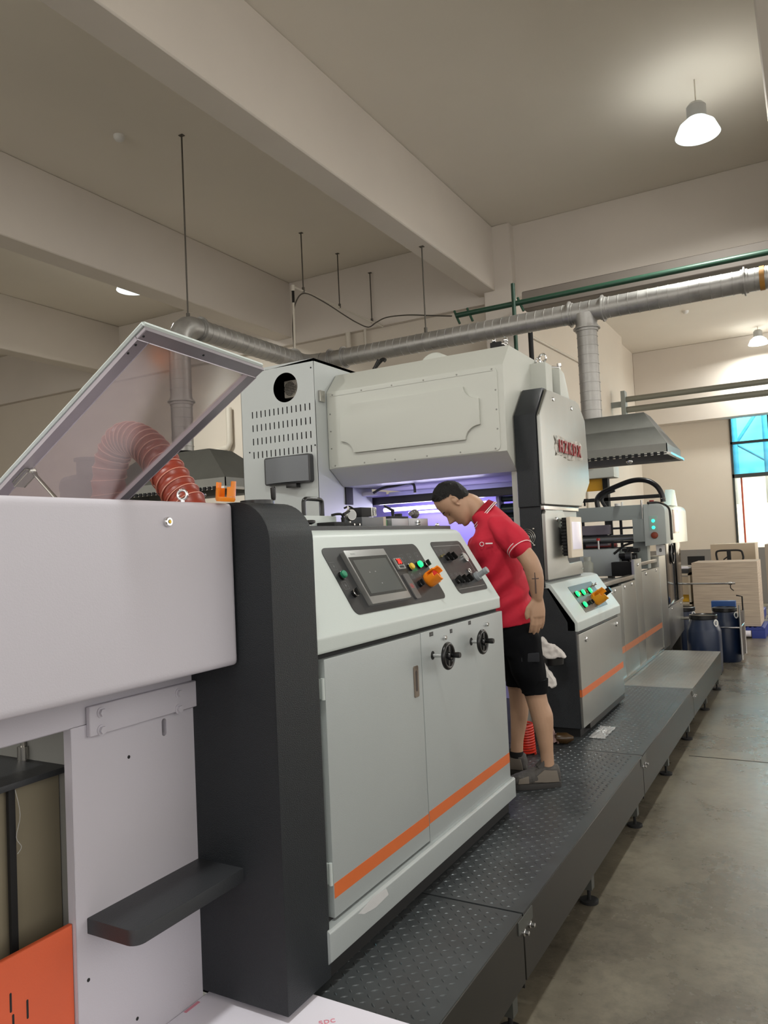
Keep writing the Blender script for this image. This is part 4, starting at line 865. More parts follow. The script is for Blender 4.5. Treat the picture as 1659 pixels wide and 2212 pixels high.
for k in range(11): m_.box(-1.478, -1.445, 5.010, 5.024, 1.50 + k * 0.022, 1.512 + k * 0.022)
obj('cooling_fins', m_, BLACKM, tb)
fr = obj('screen_frame', MB().box(-1.44, -1.412, 5.005, 5.285, 1.475, 1.748, 0.008, 3), mat('cream_plastic', '#d6cab6', 0.4), tb)
obj('screen_face', MB().box(-1.413, -1.4105, 5.035, 5.255, 1.53, 1.715, 0.001), LSCREEN, fr)

# ---------------------------------------------------------------- hood box over the press
hb = thing('press_hood', 'large cream press hood with a raised plaque shaped front plate', 'machine', (-2.35, 5.0, 2.05))
HPf = [(4.60, 2.18), (4.60, 2.735), (4.735, 2.885), (5.75, 2.885), (5.75, 2.06), (4.775, 2.06)]
obj('hood_shell', MB().prism(HPf, 'x', -3.025, -1.675, 0.006, 2), CREAM, hb)
fp = obj('front_plate', MB().oprism((0, 4.60, 0), X1, Z1, -Y1, rrect(-3.01, -1.715, 2.185, 2.725, 0.035), 0, 0.007, 0.002), CREAM, hb)
def plaque(x0, x1, z0, z1, c):
    P = [(x1 - c, z1)] ; 
    P += [(x1 + (-c) + c * math.sin(math.radians(a)) * 0 , z1) for a in ()]
    def cor(cx, cz, a0, a1): return [(cx + c * math.cos(math.radians(a0 + (a1 - a0) * k / 6)), cz + c * 0.85 * math.sin(math.radians(a0 + (a1 - a0) * k / 6))) for k in range(7)]
    return cor(x1, z1, 180, 270) + cor(x1, z0, 90, 180) + cor(x0, z0, 0, 90) + cor(x0, z1, 270, 360)
obj('raised_plaque', MB().oprism((0, 4.593, 0), X1, Z1, -Y1, plaque(-2.905, -1.84, 2.275, 2.625, 0.105), 0, 0.022, 0.007), CREAM, fp)
m_ = MB()
for k in range(6):
    x = -2.97 + k * (1.22 / 5); m_.lathe((x, 4.593, 2.712), -Y1, [(0.006, 0), (0.005, 0.003)], 8); m_.lathe((x, 4.593, 2.200), -Y1, [(0.006, 0), (0.005, 0.003)], 8)
for k in range(1, 4):
    z = 2.70 - k * 0.125; m_.lathe((-2.995, 4.593, z), -Y1, [(0.006, 0), (0.005, 0.003)], 8); m_.lathe((-1.73, 4.593, z), -Y1, [(0.006, 0), (0.005, 0.003)], 8)
obj('plate_screws', m_, mat('screw_grey', '#8d8d88', 0.4, metal=0.6), fp)
obj('plate_shadow_gap', MB().box(-2.99, -1.74, 4.5915, 4.5925, 2.70, 2.7015), mat('seam_grey', '#8f908b', 0.6), fp)
obj('top_dome', MB().lathe((-2.33, 4.95, 2.87), (0.05, 1, 0), [(0.11, 0), (0.12, 0.02), (0.12, 0.25)], 32), CREAM, hb)
obj('top_cable', MB().tube(smoothpath([(-2.95, 5.1, 2.88), (-2.90, 5.1, 2.98), (-2.83, 5.1, 3.04), (-2.80, 5.1, 3.03)], 5), 0.016, 8).tube(smoothpath([(-2.88, 5.0, 2.88), (-2.84, 5.0, 2.96), (-2.80, 5.0, 3.02)], 5), 0.012, 8), BLACK, hb)
t = thing('air_fitting', 'black and chrome air fittings on top of the press hood corner', 'fitting', (-1.79, 4.9, 2.885))
obj('valve', MB().box(-1.86, -1.78, 4.88, 4.94, 2.885, 2.96, 0.004), BLACKM, t)
obj('chrome_elbow', MB().tube(smoothpath([(-1.80, 4.9, 2.94), (-1.77, 4.9, 2.945), (-1.75, 4.9, 2.93), (-1.75, 4.9, 2.89)], 4), 0.014, 10).ball((-1.755, 4.9, 2.965), 0.018).ball((-1.84, 4.9, 2.975), 0.016), CHROME, t)
t = thing('hood_post', 'white post with chrome eye bolts behind the press hood', 'post', (-1.62, 5.2, 2.6))
obj('post', MB().box(-1.68, -1.565, 5.15, 5.3, 2.63, 2.835, 0.005), CREAM, t)
obj('eye_bolt', MB().ring((-1.598, 5.2, 2.875), (0.3, 1, 0), 0.028, 0.008, 24, 8).cyl((-1.598, 5.2, 2.83), (-1.598, 5.2, 2.85), 0.010), CHROME, t)
obj('eye_bolt', MB().ring((-1.65, 5.26, 2.875), (0.3, 1, 0), 0.020, 0.007, 24, 8).cyl((-1.65, 5.26, 2.83), (-1.65, 5.26, 2.86), 0.008), CHROME, t)
t = thing('white_wedge_cover', 'white wedge shaped cover behind the top of the octagonal tower', 'cover', (-1.6, 5.5, 2.4))
obj('wedge', MB().prism([(5.38, 2.632), (5.38, 2.83), (5.50, 2.81), (5.61, 2.632)], 'x', -1.66, -1.535, 0.004), CREAM, t)
obj('tap', MB().cyl((-1.56, 5.47, 2.80), (-1.56, 5.47, 2.87), 0.010).cyl((-1.62, 5.45, 2.86), (-1.55, 5.47, 2.85), 0.008).cyl((-1.56, 5.47, 2.86), (-1.56, 5.47, 2.88), 0.016), CHROME, t)

# ---------------------------------------------------------------- slotted tower
st = thing('slotted_tower', 'pale grey machine tower with rows of vent slots and a round fan opening', 'machine', (-3.35, 4.9, 0.3))
sp_ = MB(); X0, XR = -3.70, -3.03; YF = 4.46; rows = [(2.60, 2.65), (2.50, 2.55), (2.40, 2.45), (2.30, 2.35)]
cols = [-3.596 + 0.0398 * k for k in range(14)]; cx_, cz_, cr = -3.285, 2.79, 0.108
bands = [(0.3, 2.30)]
for i, (a, b_) in enumerate(sorted(rows)):
    nx = sorted(rows)[i + 1][0] if i < 3 else 2.665
    bands.append((b_, nx))
    prev = X0
    for x in cols: sp_.box(prev, x - 0.005, YF, YF + 0.003, a, b_); prev = x + 0.005
    sp_.box(prev, XR, YF, YF + 0.003, a, b_)
for a, b_ in bands: sp_.box(X0, XR, YF, YF + 0.003, a, b_)
# plate around the round opening
bm = sp_.bm; zt = 2.915; rect = []
N = 48; inner = [(cx_ + cr * math.cos(2 * math.pi * k / N), cz_ + cr * math.sin(2 * math.pi * k / N)) for k in range(N)]
def ray_rect(a):
    dx, dz = math.cos(a), math.sin(a); ts = []
    if dx > 1e-9: ts.append((XR - cx_) / dx)
    if dx < -1e-9: ts.append((X0 - cx_) / dx)
    if dz > 1e-9: ts.append((zt - cz_) / dz)
    if dz < -1e-9: ts.append((2.665 - cz_) / dz)
    q = min(ts); return (cx_ + dx * q, cz_ + dz * q)
angs = [2 * math.pi * k / N for k in range(N)]
corners = [math.atan2(z - cz_, x - cx_) % (2 * math.pi) for x in (X0, XR) for z in (zt, 2.665)]
alla = sorted(set(angs + corners)); I = [bm.verts.new((cx_ + cr * math.cos(a), YF, cz_ + cr * math.sin(a))) for a in alla]; O = [bm.verts.new((ray_rect(a)[0], YF, ray_rect(a)[1])) for a in alla]
for k in range(len(alla)):
    j = (k + 1) % len(alla)
    if (O[k].co - O[j].co).length > 1e-6: bm.faces.new((I[k], O[k], O[j], I[j]))
    else: bm.faces.new((I[k], O[k], I[j]))
sp_.prism([(X0, zt), (XR, zt), (XR, 2.965), (X0, 2.93)], 'y', YF, YF + 0.003)
obj('front_panel', sp_, GREYP if False else mat('tower_grey', '#b9bebd', 0.42, bump=0.04, bscale=200), st, smooth=False)
obj('side_panel', MB().box(XR - 0.003, XR, YF, 5.20, 0.3, 2.965).box(X0, X0 + 0.003, YF, 5.20, 0.3, 2.93).box(X0, XR, YF, 5.20, 2.945, 2.965), MT['tower_grey'], st)
obj('shade_liner', MB().box(X0 + 0.006, XR - 0.006, 4.95, 5.0, 0.3, 2.93).box(X0 + 0.006, X0 + 0.01, 4.47, 5.0, 0.3, 2.93).box(XR - 0.01, XR - 0.006, 4.47, 5.0, 0.3, 2.93).box(X0 + 0.006, XR - 0.006, 4.47, 5.0, 2.92, 2.94), mat('liner_shade', '#232423', 0.9), st)  # dark liner added to paint the shade inside the tower
fan = obj('fan_unit', MB().box(-3.40, -3.28, 4.60, 4.66, 2.745, 2.875, 0.012).cyl((-3.34, 4.595, 2.81), (-3.34, 4.60, 2.81), 0.055, n=28), mat('fan_grey', '#b5aea2', 0.5), st)
m_ = MB()
for k in range(9):
    u = -0.048 + k * 0.012; h = math.sqrt(max(0.0001, 0.052 ** 2 - u * u)); m_.box(-3.34 + u - 0.001, -3.34 + u + 0.001, 4.590, 4.594, 2.81 - h, 2.81 + h); m_.box(-3.34 - h, -3.34 + h, 4.590, 4.594, 2.81 + u - 0.001, 2.81 + u + 0.001)
obj('fan_mesh', m_, DARK, fan)
mon = obj('monitor', MB().oprism((0, YF, 0), X1, Z1, -Y1, rrect(-3.47, -3.065, 2.085, 2.288, 0.02), -0.02, 0.045, 0.006), mat('monitor_shell', '#3a3b3d', 0.45), st)
mn = MB(); mn.grid_sheet(lambda u, v: Vector((-3.457 + 0.378 * u, YF - 0.047 - 0.035 * math.sin(math.pi * u) , 2.096 + 0.18 * v)), 24, 2, 0.004)
obj('monitor_front', mn, mat('monitor_front', '#9fa3a8', 0.35), mon)
obj('monitor_foot', MB().box(-3.27, -3.18, YF - 0.06, YF - 0.01, 2.055, 2.083, 0.003), BLACK, mon)
m_ = MB()
for x, z in ((-3.055, 2.90), (-3.045, 2.345), (-3.635, 2.35)): m_.cyl((x, YF + 0.001, z), (x, YF - 0.002, z), 0.006, n=10)
obj('panel_screw', m_, DARK, st)
obj('side_bracket', MB().box(-3.028, -3.01, 4.50, 4.56, 2.66, 2.74, 0.002), STEEL, st)

# ---------------------------------------------------------------- press interior, lit by violet tubes
pi_ = thing('press_interior', 'press interior under the hood with dark cross bars and violet lit back wall', 'machine', (-2.35, 5.6, 0.36))
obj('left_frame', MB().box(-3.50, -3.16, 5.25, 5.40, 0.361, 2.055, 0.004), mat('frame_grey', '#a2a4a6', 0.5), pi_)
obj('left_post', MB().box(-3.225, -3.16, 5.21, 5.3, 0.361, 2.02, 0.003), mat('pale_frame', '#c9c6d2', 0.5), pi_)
obj('small_window', MB().box(-3.42, -3.345, 5.235, 5.249, 1.86, 1.93), DARK, pi_)
obj('dark_bracket', MB().box(-3.10, -3.02, 4.8, 4.9, 1.93, 2.06, 0.003), BLACKM, pi_)
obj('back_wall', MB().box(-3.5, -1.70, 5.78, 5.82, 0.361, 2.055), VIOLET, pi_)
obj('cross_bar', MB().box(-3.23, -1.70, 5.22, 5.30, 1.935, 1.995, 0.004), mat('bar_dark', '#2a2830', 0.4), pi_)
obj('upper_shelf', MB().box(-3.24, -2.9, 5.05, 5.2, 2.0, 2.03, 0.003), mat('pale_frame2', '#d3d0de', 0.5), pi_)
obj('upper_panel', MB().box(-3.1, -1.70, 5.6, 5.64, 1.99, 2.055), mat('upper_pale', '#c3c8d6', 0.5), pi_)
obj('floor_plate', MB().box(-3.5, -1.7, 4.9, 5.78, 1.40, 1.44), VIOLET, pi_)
for z, r in ((1.92, 0.022), (1.845, 0.04), (1.77, 0.04), (1.70, 0.035), (1.63, 0.03)):
    obj('roller', MB().cyl((-2.04, 5.42, z), (-1.70, 5.42, z), r, n=20), mat('roller_green', '#2f3d3a', 0.25, metal=0.4), pi_)
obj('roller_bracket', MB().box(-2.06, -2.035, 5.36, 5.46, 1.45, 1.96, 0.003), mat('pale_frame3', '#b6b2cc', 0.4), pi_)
obj('bent_cable', MB().tube(smoothpath([(-2.90, 5.0, 2.015), (-2.82, 5.0, 2.045), (-2.70, 5.0, 2.055), (-2.60, 5.0, 2.065), (-2.555, 5.0, 2.05), (-2.548, 5.0, 1.99)], 4), 0.010, 8), CHAR2, pi_)
for x0, x1, y, z, r, lab in ((-3.05, -2.16, 5.42, 1.90, 0.016, 'bright violet white tube lamp inside the press, upper of two'), (-2.95, -2.06, 5.66, 1.875, 0.010, 'thinner violet tube lamp inside the press behind the bright one')):
    one('tube_lamp', MB().cyl((x0, y, z), (x1, y, z), r, n=16), TUBE, lab, 'lamp', 'violet tube lamps in the press')
one('post_frame', MB().box(-1.72, -1.665, 4.78, 4.90, 0.36, 2.06, 0.003), mat('pale_post', '#a9a8a2', 0.45), 'narrow pale vertical post beside the charcoal tower behind the man', 'post')
area('press_tube_light', (-2.6, 5.48, 1.86), (-2.6, 5.8, 1.70), 0.9, 0.05, 2.2, (0.62, 0.55, 1.0))
area('press_tube_light', (-2.6, 5.35, 1.88), (-2.6, 4.4, 1.7), 0.9, 0.05, 4, (0.78, 0.74, 1.0))

# ================================================================== DELIVERY LINE BEYOND THE SMALL CONSOLE
dl = thing('delivery_line', 'long low stainless machine section with an orange stripe beyond the small console', 'machine', (-1.9, 7.6, 0.36))
obj('core', MB().box(-2.4, -1.53, 5.95, 8.61, 0.45, 1.12), DARK, dl)
ps_ = []
for y0, y1, z0, z1 in ((5.96, 6.80, 0.39, 1.175), (6.805, 7.38, 0.39, 1.185), (7.385, 7.70, 0.39, 1.375), (7.705, 8.62, 0.39, 1.245)):
    ps_.append(obj('side_panel', MB().box(-1.53, -1.50, y0, y1, z0, z1, 0.004, 2), SILVER, dl))
for k, (y0, y1) in enumerate(((5.96, 6.80), (6.805, 7.38), (7.385, 7.70), (7.705, 8.62))):
    obj('orange_stripe', MB().box(-1.5005, -1.4992, y0 + 0.003, y1 - 0.003, 0.600, 0.655), mat('stripe_dull', '#b06a45', 0.45), ps_[k])
for y, z, k in ((6.40, 1.14, 0), (6.525, 1.145, 0), (6.90, 1.15, 1), (7.20, 1.158, 1), (7.52, 1.32, 2), (7.883, 1.212, 3), (8.436, 1.219, 3)):
    obj('cap_screw', MB().lathe((-1.50, y, z), X1, [(0.016, 0), (0.016, 0.006), (0.009, 0.010)], 14), CHROME, ps_[k])
obj('base_rail', MB().box(-1.56, -1.49, 5.96, 8.62, 0.362, 0.392, 0.003), STEEL, dl)
obj('top_rail', MB().box(-1.56, -1.505, 6.2, 7.38, 1.20, 1.235, 0.004).box(-1.60, -1.56, 6.2, 7.38, 1.19, 1.20), STEEL, dl)
obj('top_plate', MB().box(-2.3, -1.60, 5.96, 7.6, 1.17, 1.195, 0.003), STEEL, dl)
obj('angle_bar', MB().box(-1.66, -1.64, 6.2, 6.9, 1.195, 1.235, 0.002), STEEL, dl)
obj('upper_ledge', MB().box(-1.545, -1.51, 7.72, 8.60, 1.30, 1.335, 0.003), STEEL, dl)
# white box with handwheel above the line
t = thing('white_drive_box', 'white drive box with a black handwheel above the stainless section', 'box', (-1.95, 8.0, 1.2))
obj('box', MB().box(-2.35, -1.75, 7.9, 8.35, 1.195, 1.47, 0.012), mat('drive_box_white', '#b3bbba', 0.45), t)
hw = obj('handwheel', MB().ring((-1.655, 7.9, 1.40), X1, 0.055, 0.012, 28, 8).box(-1.665, -1.645, 7.89, 7.91, 1.35, 1.45), BLACK, t)
obj('shaft', MB().cyl((-1.75, 7.9, 1.40), (-1.64, 7.9, 1.40), 0.022), BLACKM, hw)
one('milky_jar', MB().lathe((-2.02, 7.7, 1.195), Z1, [(0.055, 0), (0.058, 0.02), (0.055, 0.14), (0.035, 0.165), (0.038, 0.20), (0.034, 0.21)], 24), JAR, 'small milky plastic jar standing in front of the white drive box', 'jar')
# rods and rollers under the gantry
rk = thing('sheet_feeder', 'dark cluster of rods, rollers and brackets under the overhead gantry beam', 'machine', (-1.9, 8.2, 1.3))
for z, y in ((1.68, 8.3), (1.60, 8.25), (1.535, 8.2), (1.47, 8.3), (1.435, 8.15)):
    obj('cross_rod', MB().cyl((-2.4, y, z), (-1.60, y, z), 0.012, n=10), CHAR2, rk)
obj('grey_tube', MB().cyl((-2.25, 8.12, 1.57), (-1.62, 8.12, 1.57), 0.022), mat('tube_grey', '#7d7f80', 0.35, metal=0.5), rk)
obj('head_block', MB().box(-2.35, -1.90, 8.2, 8.3, 1.62, 1.72, 0.005).box(-2.2, -1.95, 8.3, 8.4, 1.5, 1.62), mat('block_mauve', '#6f6870', 0.45), rk)
for x in (-2.2, -1.90, -1.80, -1.66): obj('upright', MB().box(x - 0.012, x + 0.012, 8.28, 8.31, 1.40, 1.80), BLACKM, rk)
obj('red_rod_bank', MB().cyl((-2.4, 8.5, 1.49), (-1.9, 8.5, 1.49), 0.03).cyl((-2.4, 8.5, 1.42), (-1.95, 8.5, 1.42), 0.025), mat('dark_red', '#6b2320', 0.5), rk)
obj('pin', MB().cyl((-1.95, 7.9, 1.47), (-1.95, 7.9, 1.56), 0.010), STEEL, rk)
obj('red_tip', MB().cyl((-1.95, 7.9, 1.56), (-1.95, 7.9, 1.585), 0.018), RED, rk)
obj('roller', MB().cyl((-1.655, 7.75, 1.40), (-1.60, 7.75, 1.40), 0.035).cyl((-1.78, 7.95, 1.38), (-1.60, 7.95, 1.38), 0.02), CHAR2, rk)
obj('link_arm', MB().tube([(-1.80, 7.9, 1.42), (-1.70, 7.9, 1.50), (-1.60, 7.9, 1.53)], 0.012, 8).box(-1.78, -1.60, 8.0, 8.05, 1.34, 1.42, 0.003).box(-1.72, -1.56, 7.9, 8.0, 1.44, 1.47), BLACKM, rk)
obj('black_housing', MB().box(-1.80, -1.56, 7.75, 7.9, 1.20, 1.34, 0.004), BLACKM, rk)

# overhead gantry with button box
g = thing('overhead_gantry', 'grey overhead gantry beam ending in a box with two green lamps', 'gantry', (-1.7, 8.2, 1.5))
obj('cross_beam', MB().box(-2.50, -1.49, 8.0, 8.12, 1.758, 1.905, 0.004), GREYGREEN, g)
obj('lower_bracket', MB().box(-1.62, -1.49, 7.99, 8.15, 1.53, 1.76, 0.004), GREYGREEN, g)
bxp = [(-1.505, 1.485), (-1.30, 1.50)] + [(-1.30, 1.81)] + arc(-1.375, 1.83, 0.075, 0, 90, 8)[1:] + [(-1.505, 1.905)]
bx = obj('button_box', MB().prism(bxp, 'y', 7.98, 9.40, 0.004, 2), mat('gantry_cream', '#aeb5b1', 0.42), g)
obj('black_grip', MB().tube(smoothpath([(-1.46, 7.985, 1.913), (-1.40, 8.03, 1.915), (-1.345, 8.10, 1.90), (-1.31, 8.2, 1.87), (-1.295, 8.24, 1.80), (-1.293, 8.24, 1.58), (-1.294, 8.26, 1.545)], 6), 0.016, 10), BLACKM, bx)
obj('side_window', MB().box(-1.301, -1.297, 8.42, 8.78, 1.60, 1.85, 0.001), mat('window_tint', '#5a4a48', 0.15), bx)
obj('window_sheet', MB().box(-1.298, -1.295, 8.55, 8.76, 1.62, 1.82), LSCREEN, bx)
for z in (1.735, 1.668): obj('green_lamp', MB().lathe((-1.415, 7.98, z), -Y1, [(0.016, 0), (0.016, 0.008), (0.008, 0.012)], 20), mat('teal_lamp', '#20e0a0', 0.3, emit='#30ffc0', estr=2.5), bx)
obj('lamp_plate', MB().box(-1.455, -1.375, 7.976, 7.981, 1.635, 1.785, 0.001), mat('lamp_plate', '#9fb5ac', 0.4), bx)
obj('red_stop_button', MB().lathe((-1.41, 7.98, 1.59), -Y1, [(0.034, 0), (0.034, 0.012), (0.028, 0.03), (0.02, 0.034)], 24), mat('brick_red', '#8a3a22', 0.5), bx)
obj('red_cap', MB().cyl((-1.44, 8.1, 1.905), (-1.44, 8.1, 1.945), 0.020, 0.024), RED, bx)
obj('white_fin', MB().prism([(8.3, 1.89), (8.75, 1.89), (8.62, 2.06), (8.45, 2.06)], 'x', -1.36, -1.29, 0.004), mat('fin_white', '#a9bcb9', 0.4), g)
obj('lever', MB().lathe((-1.515, 7.97, 1.86), Z1, [(0.004, -0.1), (0.006, 0.0), (0.012, 0.05), (0.010, 0.09)], 12), STEEL, g)
obj('valve_knob', MB().cyl((-1.76, 8.0, 1.905), (-1.76, 8.0, 1.93), 0.028).cyl((-1.72, 8.03, 1.905), (-1.72, 8.03, 1.945), 0.010), WHITEP, g)
obj('black_star_knob', MB().cyl((-2.12, 8.1, 1.93), (-2.12, 8.1, 2.0), 0.010).cyl((-2.12, 8.1, 1.99), (-2.12, 8.1, 2.005), 0.045), BLACKM, g)
HH = smoothpath([(-1.97, 8.05, 1.90), (-1.975, 8.05, 1.99), (-1.92, 8.05, 2.05), (-1.80, 8.05, 2.10), (-1.62, 8.05, 2.155), (-1.48, 8.05, 2.15), (-1.38, 8.05, 2.09), (-1.33, 8.05, 2.0), (-1.32, 8.05, 1.92)], 6)
obj('cable_hose', MB().tube(HH, 0.026, 14), BLACK, g)
obj('cable_hose', MB().tube(smoothpath([(-1.90, 8.1, 1.90), (-1.94, 8.1, 1.98), (-1.90, 8.1, 2.04), (-1.80, 8.1, 2.075)], 5), 0.018, 10), CHAR2, g)
obj('hose_clamp', MB().ring((-1.322, 8.05, 1.955), Z1, 0.028, 0.004, 20, 6), CHROME, g)
obj('left_leg', MB().box(-2.52, -2.42, 8.0, 8.12, 0.0, 1.76, 0.004), GREYGREEN, g)
rc = thing('rail_cage', 'black flat rail with posts behind the gantry beam', 'rail', (-1.9, 8.7, 1.0))
obj('rail', MB().box(-2.75, -1.44, 8.64, 8.66, 1.99, 2.03, 0.002), BLACKM, rc)
for x in (-2.02,): obj('rail_post', MB().box(x - 0.025, x + 0.025, 8.64, 8.68, 1.0, 2.03, 0.002), BLACKM, rc)
# delivery tower
dt = thing('delivery_tower', 'delivery tower with a tall black window and a white number card below the gantry box', 'machine', (-1.7, 9.4, 0.36))
obj('near_post', MB().box(-1.66, -1.52, 8.15, 8.3, 1.25, 1.53, 0.004), GREYGREEN, dt)
obj('tall_post', MB().box(-1.62, -1.495, 8.63, 9.04, 0.36, 1.36, 0.004), SILVER, dt)
obj('black_frame', MB().box(-1.56, -1.52, 9.05, 10.10, 0.79, 1.55, 0.003).box(-1.51, -1.49, 9.05, 9.35, 0.79, 1.53, 0.002).box(-1.51, -1.49, 9.75, 10.10, 0.79, 1.53, 0.002), mat('gloss_black', '#08080a', 0.12), dt)
obj('tinted_window', MB().box(-1.52, -1.515, 9.35, 9.75, 0.79, 1.53), mat('tinted', '#33363b', 0.15), dt)
obj('window_handle', MB().ring((-1.485, 9.45, 1.36), X1, 0.11, 0.012, 28, 8), BLACK, dt)
obj('handle_boss', MB().cyl((-1.50, 9.45, 1.36), (-1.46, 9.45, 1.36), 0.02), CHROME, dt)
lw = obj('lower_panel', MB().prism([(9.05, 0.30), (9.05, 0.76), (10.11, 0.79), (10.11, 0.40)], 'x', -1.56, -1.50, 0.004), SILVER, dt)
obj('ledge', MB().box(-1.58, -1.485, 9.05, 10.11, 0.775, 0.80, 0.003), STEEL, dt)
for y, z in ((9.273, 0.735), (9.928, 0.741)): obj('cap_screw', MB().lathe((-1.50, y, z), X1, [(0.014, 0), (0.014, 0.006), (0.008, 0.009)], 14), CHROME, lw)
cdn = obj('number_card', MB().box(-1.425, -1.34, 8.10, 8.11, 1.385, 1.492), WHITEP, dt)
obj('number', MB().text('8', (-1.383, 8.098, 1.435), X1, Z1, 0.05, 0.001, 0.001), BLACKM, cdn)
obj('leg', MB().box(-1.62, -1.52, 9.2, 9.3, 0, 0.36, 0.003), SKIRT, dt)
obj('leg', MB().box(-1.62, -1.52, 9.9, 10.0, 0, 0.42, 0.003), SKIRT, dt)
t = thing('guide_bar', 'polished horizontal bar sticking out past the delivery tower before the board stack', 'bar', (-1.2, 10.1, 0.96))
obj('bar', MB().cyl((-1.56, 10.1, 0.965), (-0.89, 10.1, 0.965), 0.013), CHROME, t)
obj('ring_clamp', MB().cyl((-0.965, 10.1, 0.965), (-0.925, 10.1, 0.965), 0.021), STEEL, t)
obj('tie', MB().tube(smoothpath([(-0.945, 10.1, 0.95), (-0.945, 10.1, 0.91), (-0.93, 10.1, 0.89), (-0.91, 10.1, 0.875)], 3), 0.006, 6), BLACKM, t)
one('nozzle_pipe', MB().cyl((-1.50, 9.9, 0.56), (-1.36, 9.9, 0.565), 0.018), STEEL, 'short steel pipe end sticking out low beside the leftmost drum', 'pipe')

# drums and cart
def drum(x, y, h, r, lab, crate=False):
    t = thing('plastic_drum', lab, 'drum', (x, y, 0), 'dark blue plastic drums')
    obj('body', MB().lathe((x, y, 0.0), Z1, [(r * 0.86, 0), (r * 0.97, 0.03), (r, h * 0.3), (r, h * 0.72), (r * 0.94, h * 0.77), (r * 0.76, h * 0.91), (r * 0.74, h * 0.94)], 36), BARREL, t)
    obj('lid', MB().lathe((x, y, h * 0.92), Z1, [(r * 0.78, 0), (r * 0.82, 0.006), (r * 0.82, h * 0.07), (r * 0.78, h * 0.075), (r * 0.74, h * 0.06), (0.02, h * 0.06)], 36), BARRELB, t)
    for sg in (-1, 1):
        obj('carry_handle', MB().tube([Vector((x, y, h * 0.86)) + Vector((0.85, -0.5, 0)) * (sg * r * 0.90) + Vector((0.5 * a, 0.2 * a, b_)) for a, b_ in arc(0, 0, 0.035, 0, 330, 10)], 0.008, 8, True), WHITEP, t)
drum(-1.19, 9.42, 0.66, 0.185, 'dark blue drum with black lid just behind the walkway end')
drum(-1.05, 10.30, 0.66, 0.175, 'dark blue drum with white handles inside the small cart')
drum(-1.55, 10.35, 0.66, 0.19, 'dark blue drum mostly hidden behind the delivery tower foot')
t = thing('drum_cart', 'small cart with a chrome rail, blue tray and crooked handle around a drum', 'cart', (-1.0, 10.4, 0))
obj('frame_rail', MB().tube([(-1.25, 10.10, 0.43), (-0.865, 10.10, 0.43), (-0.865, 10.62, 0.43)], 0.010, 8).cyl((-0.865, 10.10, 0.05), (-0.865, 10.10, 0.70), 0.012).cyl((-0.865, 10.62, 0.05), (-0.865, 10.62, 0.62), 0.012).cyl((-0.865, 10.10, 0.62), (-0.865, 10.62, 0.60), 0.010), CHROME, t)
obj('side_plate', MB().box(-0.872, -0.862, 10.12, 10.62, 0.08, 0.60, 0.002), mat('cart_brown', '#3a3230', 0.5), t)
obj('blue_tray', MB().box(-1.22, -0.94, 10.50, 10.62, 0.60, 0.715, 0.004), BLUEBOX, t)
obj('crank_handle', MB().tube([(-0.90, 10.45, 0.60), (-0.855, 10.45, 0.61), (-0.855, 10.45, 0.775), (-0.92, 10.45, 0.79)], 0.009, 8), BLACKM, t)

# board stacks on pallets
def pallet(x0, x1, y0, y1, lab):
    t = thing('plastic_pallet', lab, 'pallet', ((x0 + x1) / 2, (y0 + y1) / 2, 0), 'blue plastic pallets')
    mb = MB(); mb.box(x0, x1, y0, y1, 0.115, 0.15, 0.004)
    for k in range(3):
        xx = x0 + (x1 - x0 - 0.18) * k / 2; mb.box(xx, xx + 0.18, y0, y1, 0.0, 0.115, 0.006)
    obj('deck', mb, PALLET, t); m_ = MB(); n_ = int((x1 - x0) / 0.065)
    for k in range(n_): m_.box(x0 + 0.02 + k * 0.065, x0 + 0.05 + k * 0.065, y0 - 0.002, y0 + 0.004, 0.150, 0.168)
    obj('lugs', m_, PALLET, t); return t
pallet(-1.72, -0.74, 12.45, 13.4, 'blue plastic pallet under the nearest tall board stack')
one('board_stack', MB().box(-1.70, -0.795, 12.52, 13.35, 0.168, 1.125, 0.004), CARD, 'nearest tall stack of grey beige board with a slightly bowed top', 'board stack')
one('paper_roll', MB().cyl((-1.02, 12.44, 0.07), (-0.93, 12.44, 0.07), 0.045), PAPER, 'white roll end poking out of the pallet opening', 'roll')
pallet(-1.72, -0.9, 14.9, 15.8, 'blue plastic pallet under the rear board stack')
one('board_stack', MB().box(-1.69, -0.962, 14.95, 15.75, 0.168, 1.35, 0.004), mat('stack_beige', '#bcae9a', 0.8), 'rear beige board stack behind the pallet truck handle', 'board stack')
pallet(-0.78, 0.2, 13.9, 14.8, 'blue plastic pallet at the right picture edge')
one('board_stack', MB().box(-0.76, 0.15, 14.0, 14.7, 0.168, 1.34, 0.01), mat('wrapped_stack', '#a99c8c', 0.5), 'wrapped stack cut off by the right edge of the picture', 'board stack')
t = thing('pallet_truck', 'black pallet truck handle standing behind the nearest board stack', 'pallet truck', (-1.265, 13.62, 0))
obj('handle_loop', MB().tube(smoothpath([(-1.44, 13.6, 1.10), (-1.455, 13.6, 1.22), (-1.42, 13.6, 1.265), (-1.265, 13.6, 1.27), (-1.11, 13.6, 1.265), (-1.065, 13.6, 1.22), (-1.075, 13.6, 1.10), (-1.265, 13.6, 1.06), (-1.44, 13.6, 1.10)], 5), 0.016, 10), BLACKM, t)
obj('shaft', MB().box(-1.295, -1.235, 13.58, 13.62, 0.15, 1.27, 0.004), BLACKM, t)
obj('release_lever', MB().tube([(-1.27, 13.58, 1.18), (-1.35, 13.57, 1.12)], 0.010, 8), BLACKM, t)
obj('pump_base', MB().cyl((-1.265, 13.62, 0.02), (-1.265, 13.62, 0.5), 0.06).cyl((-1.33, 13.62, 0.07), (-1.20, 13.62, 0.07), 0.07), RED, t)
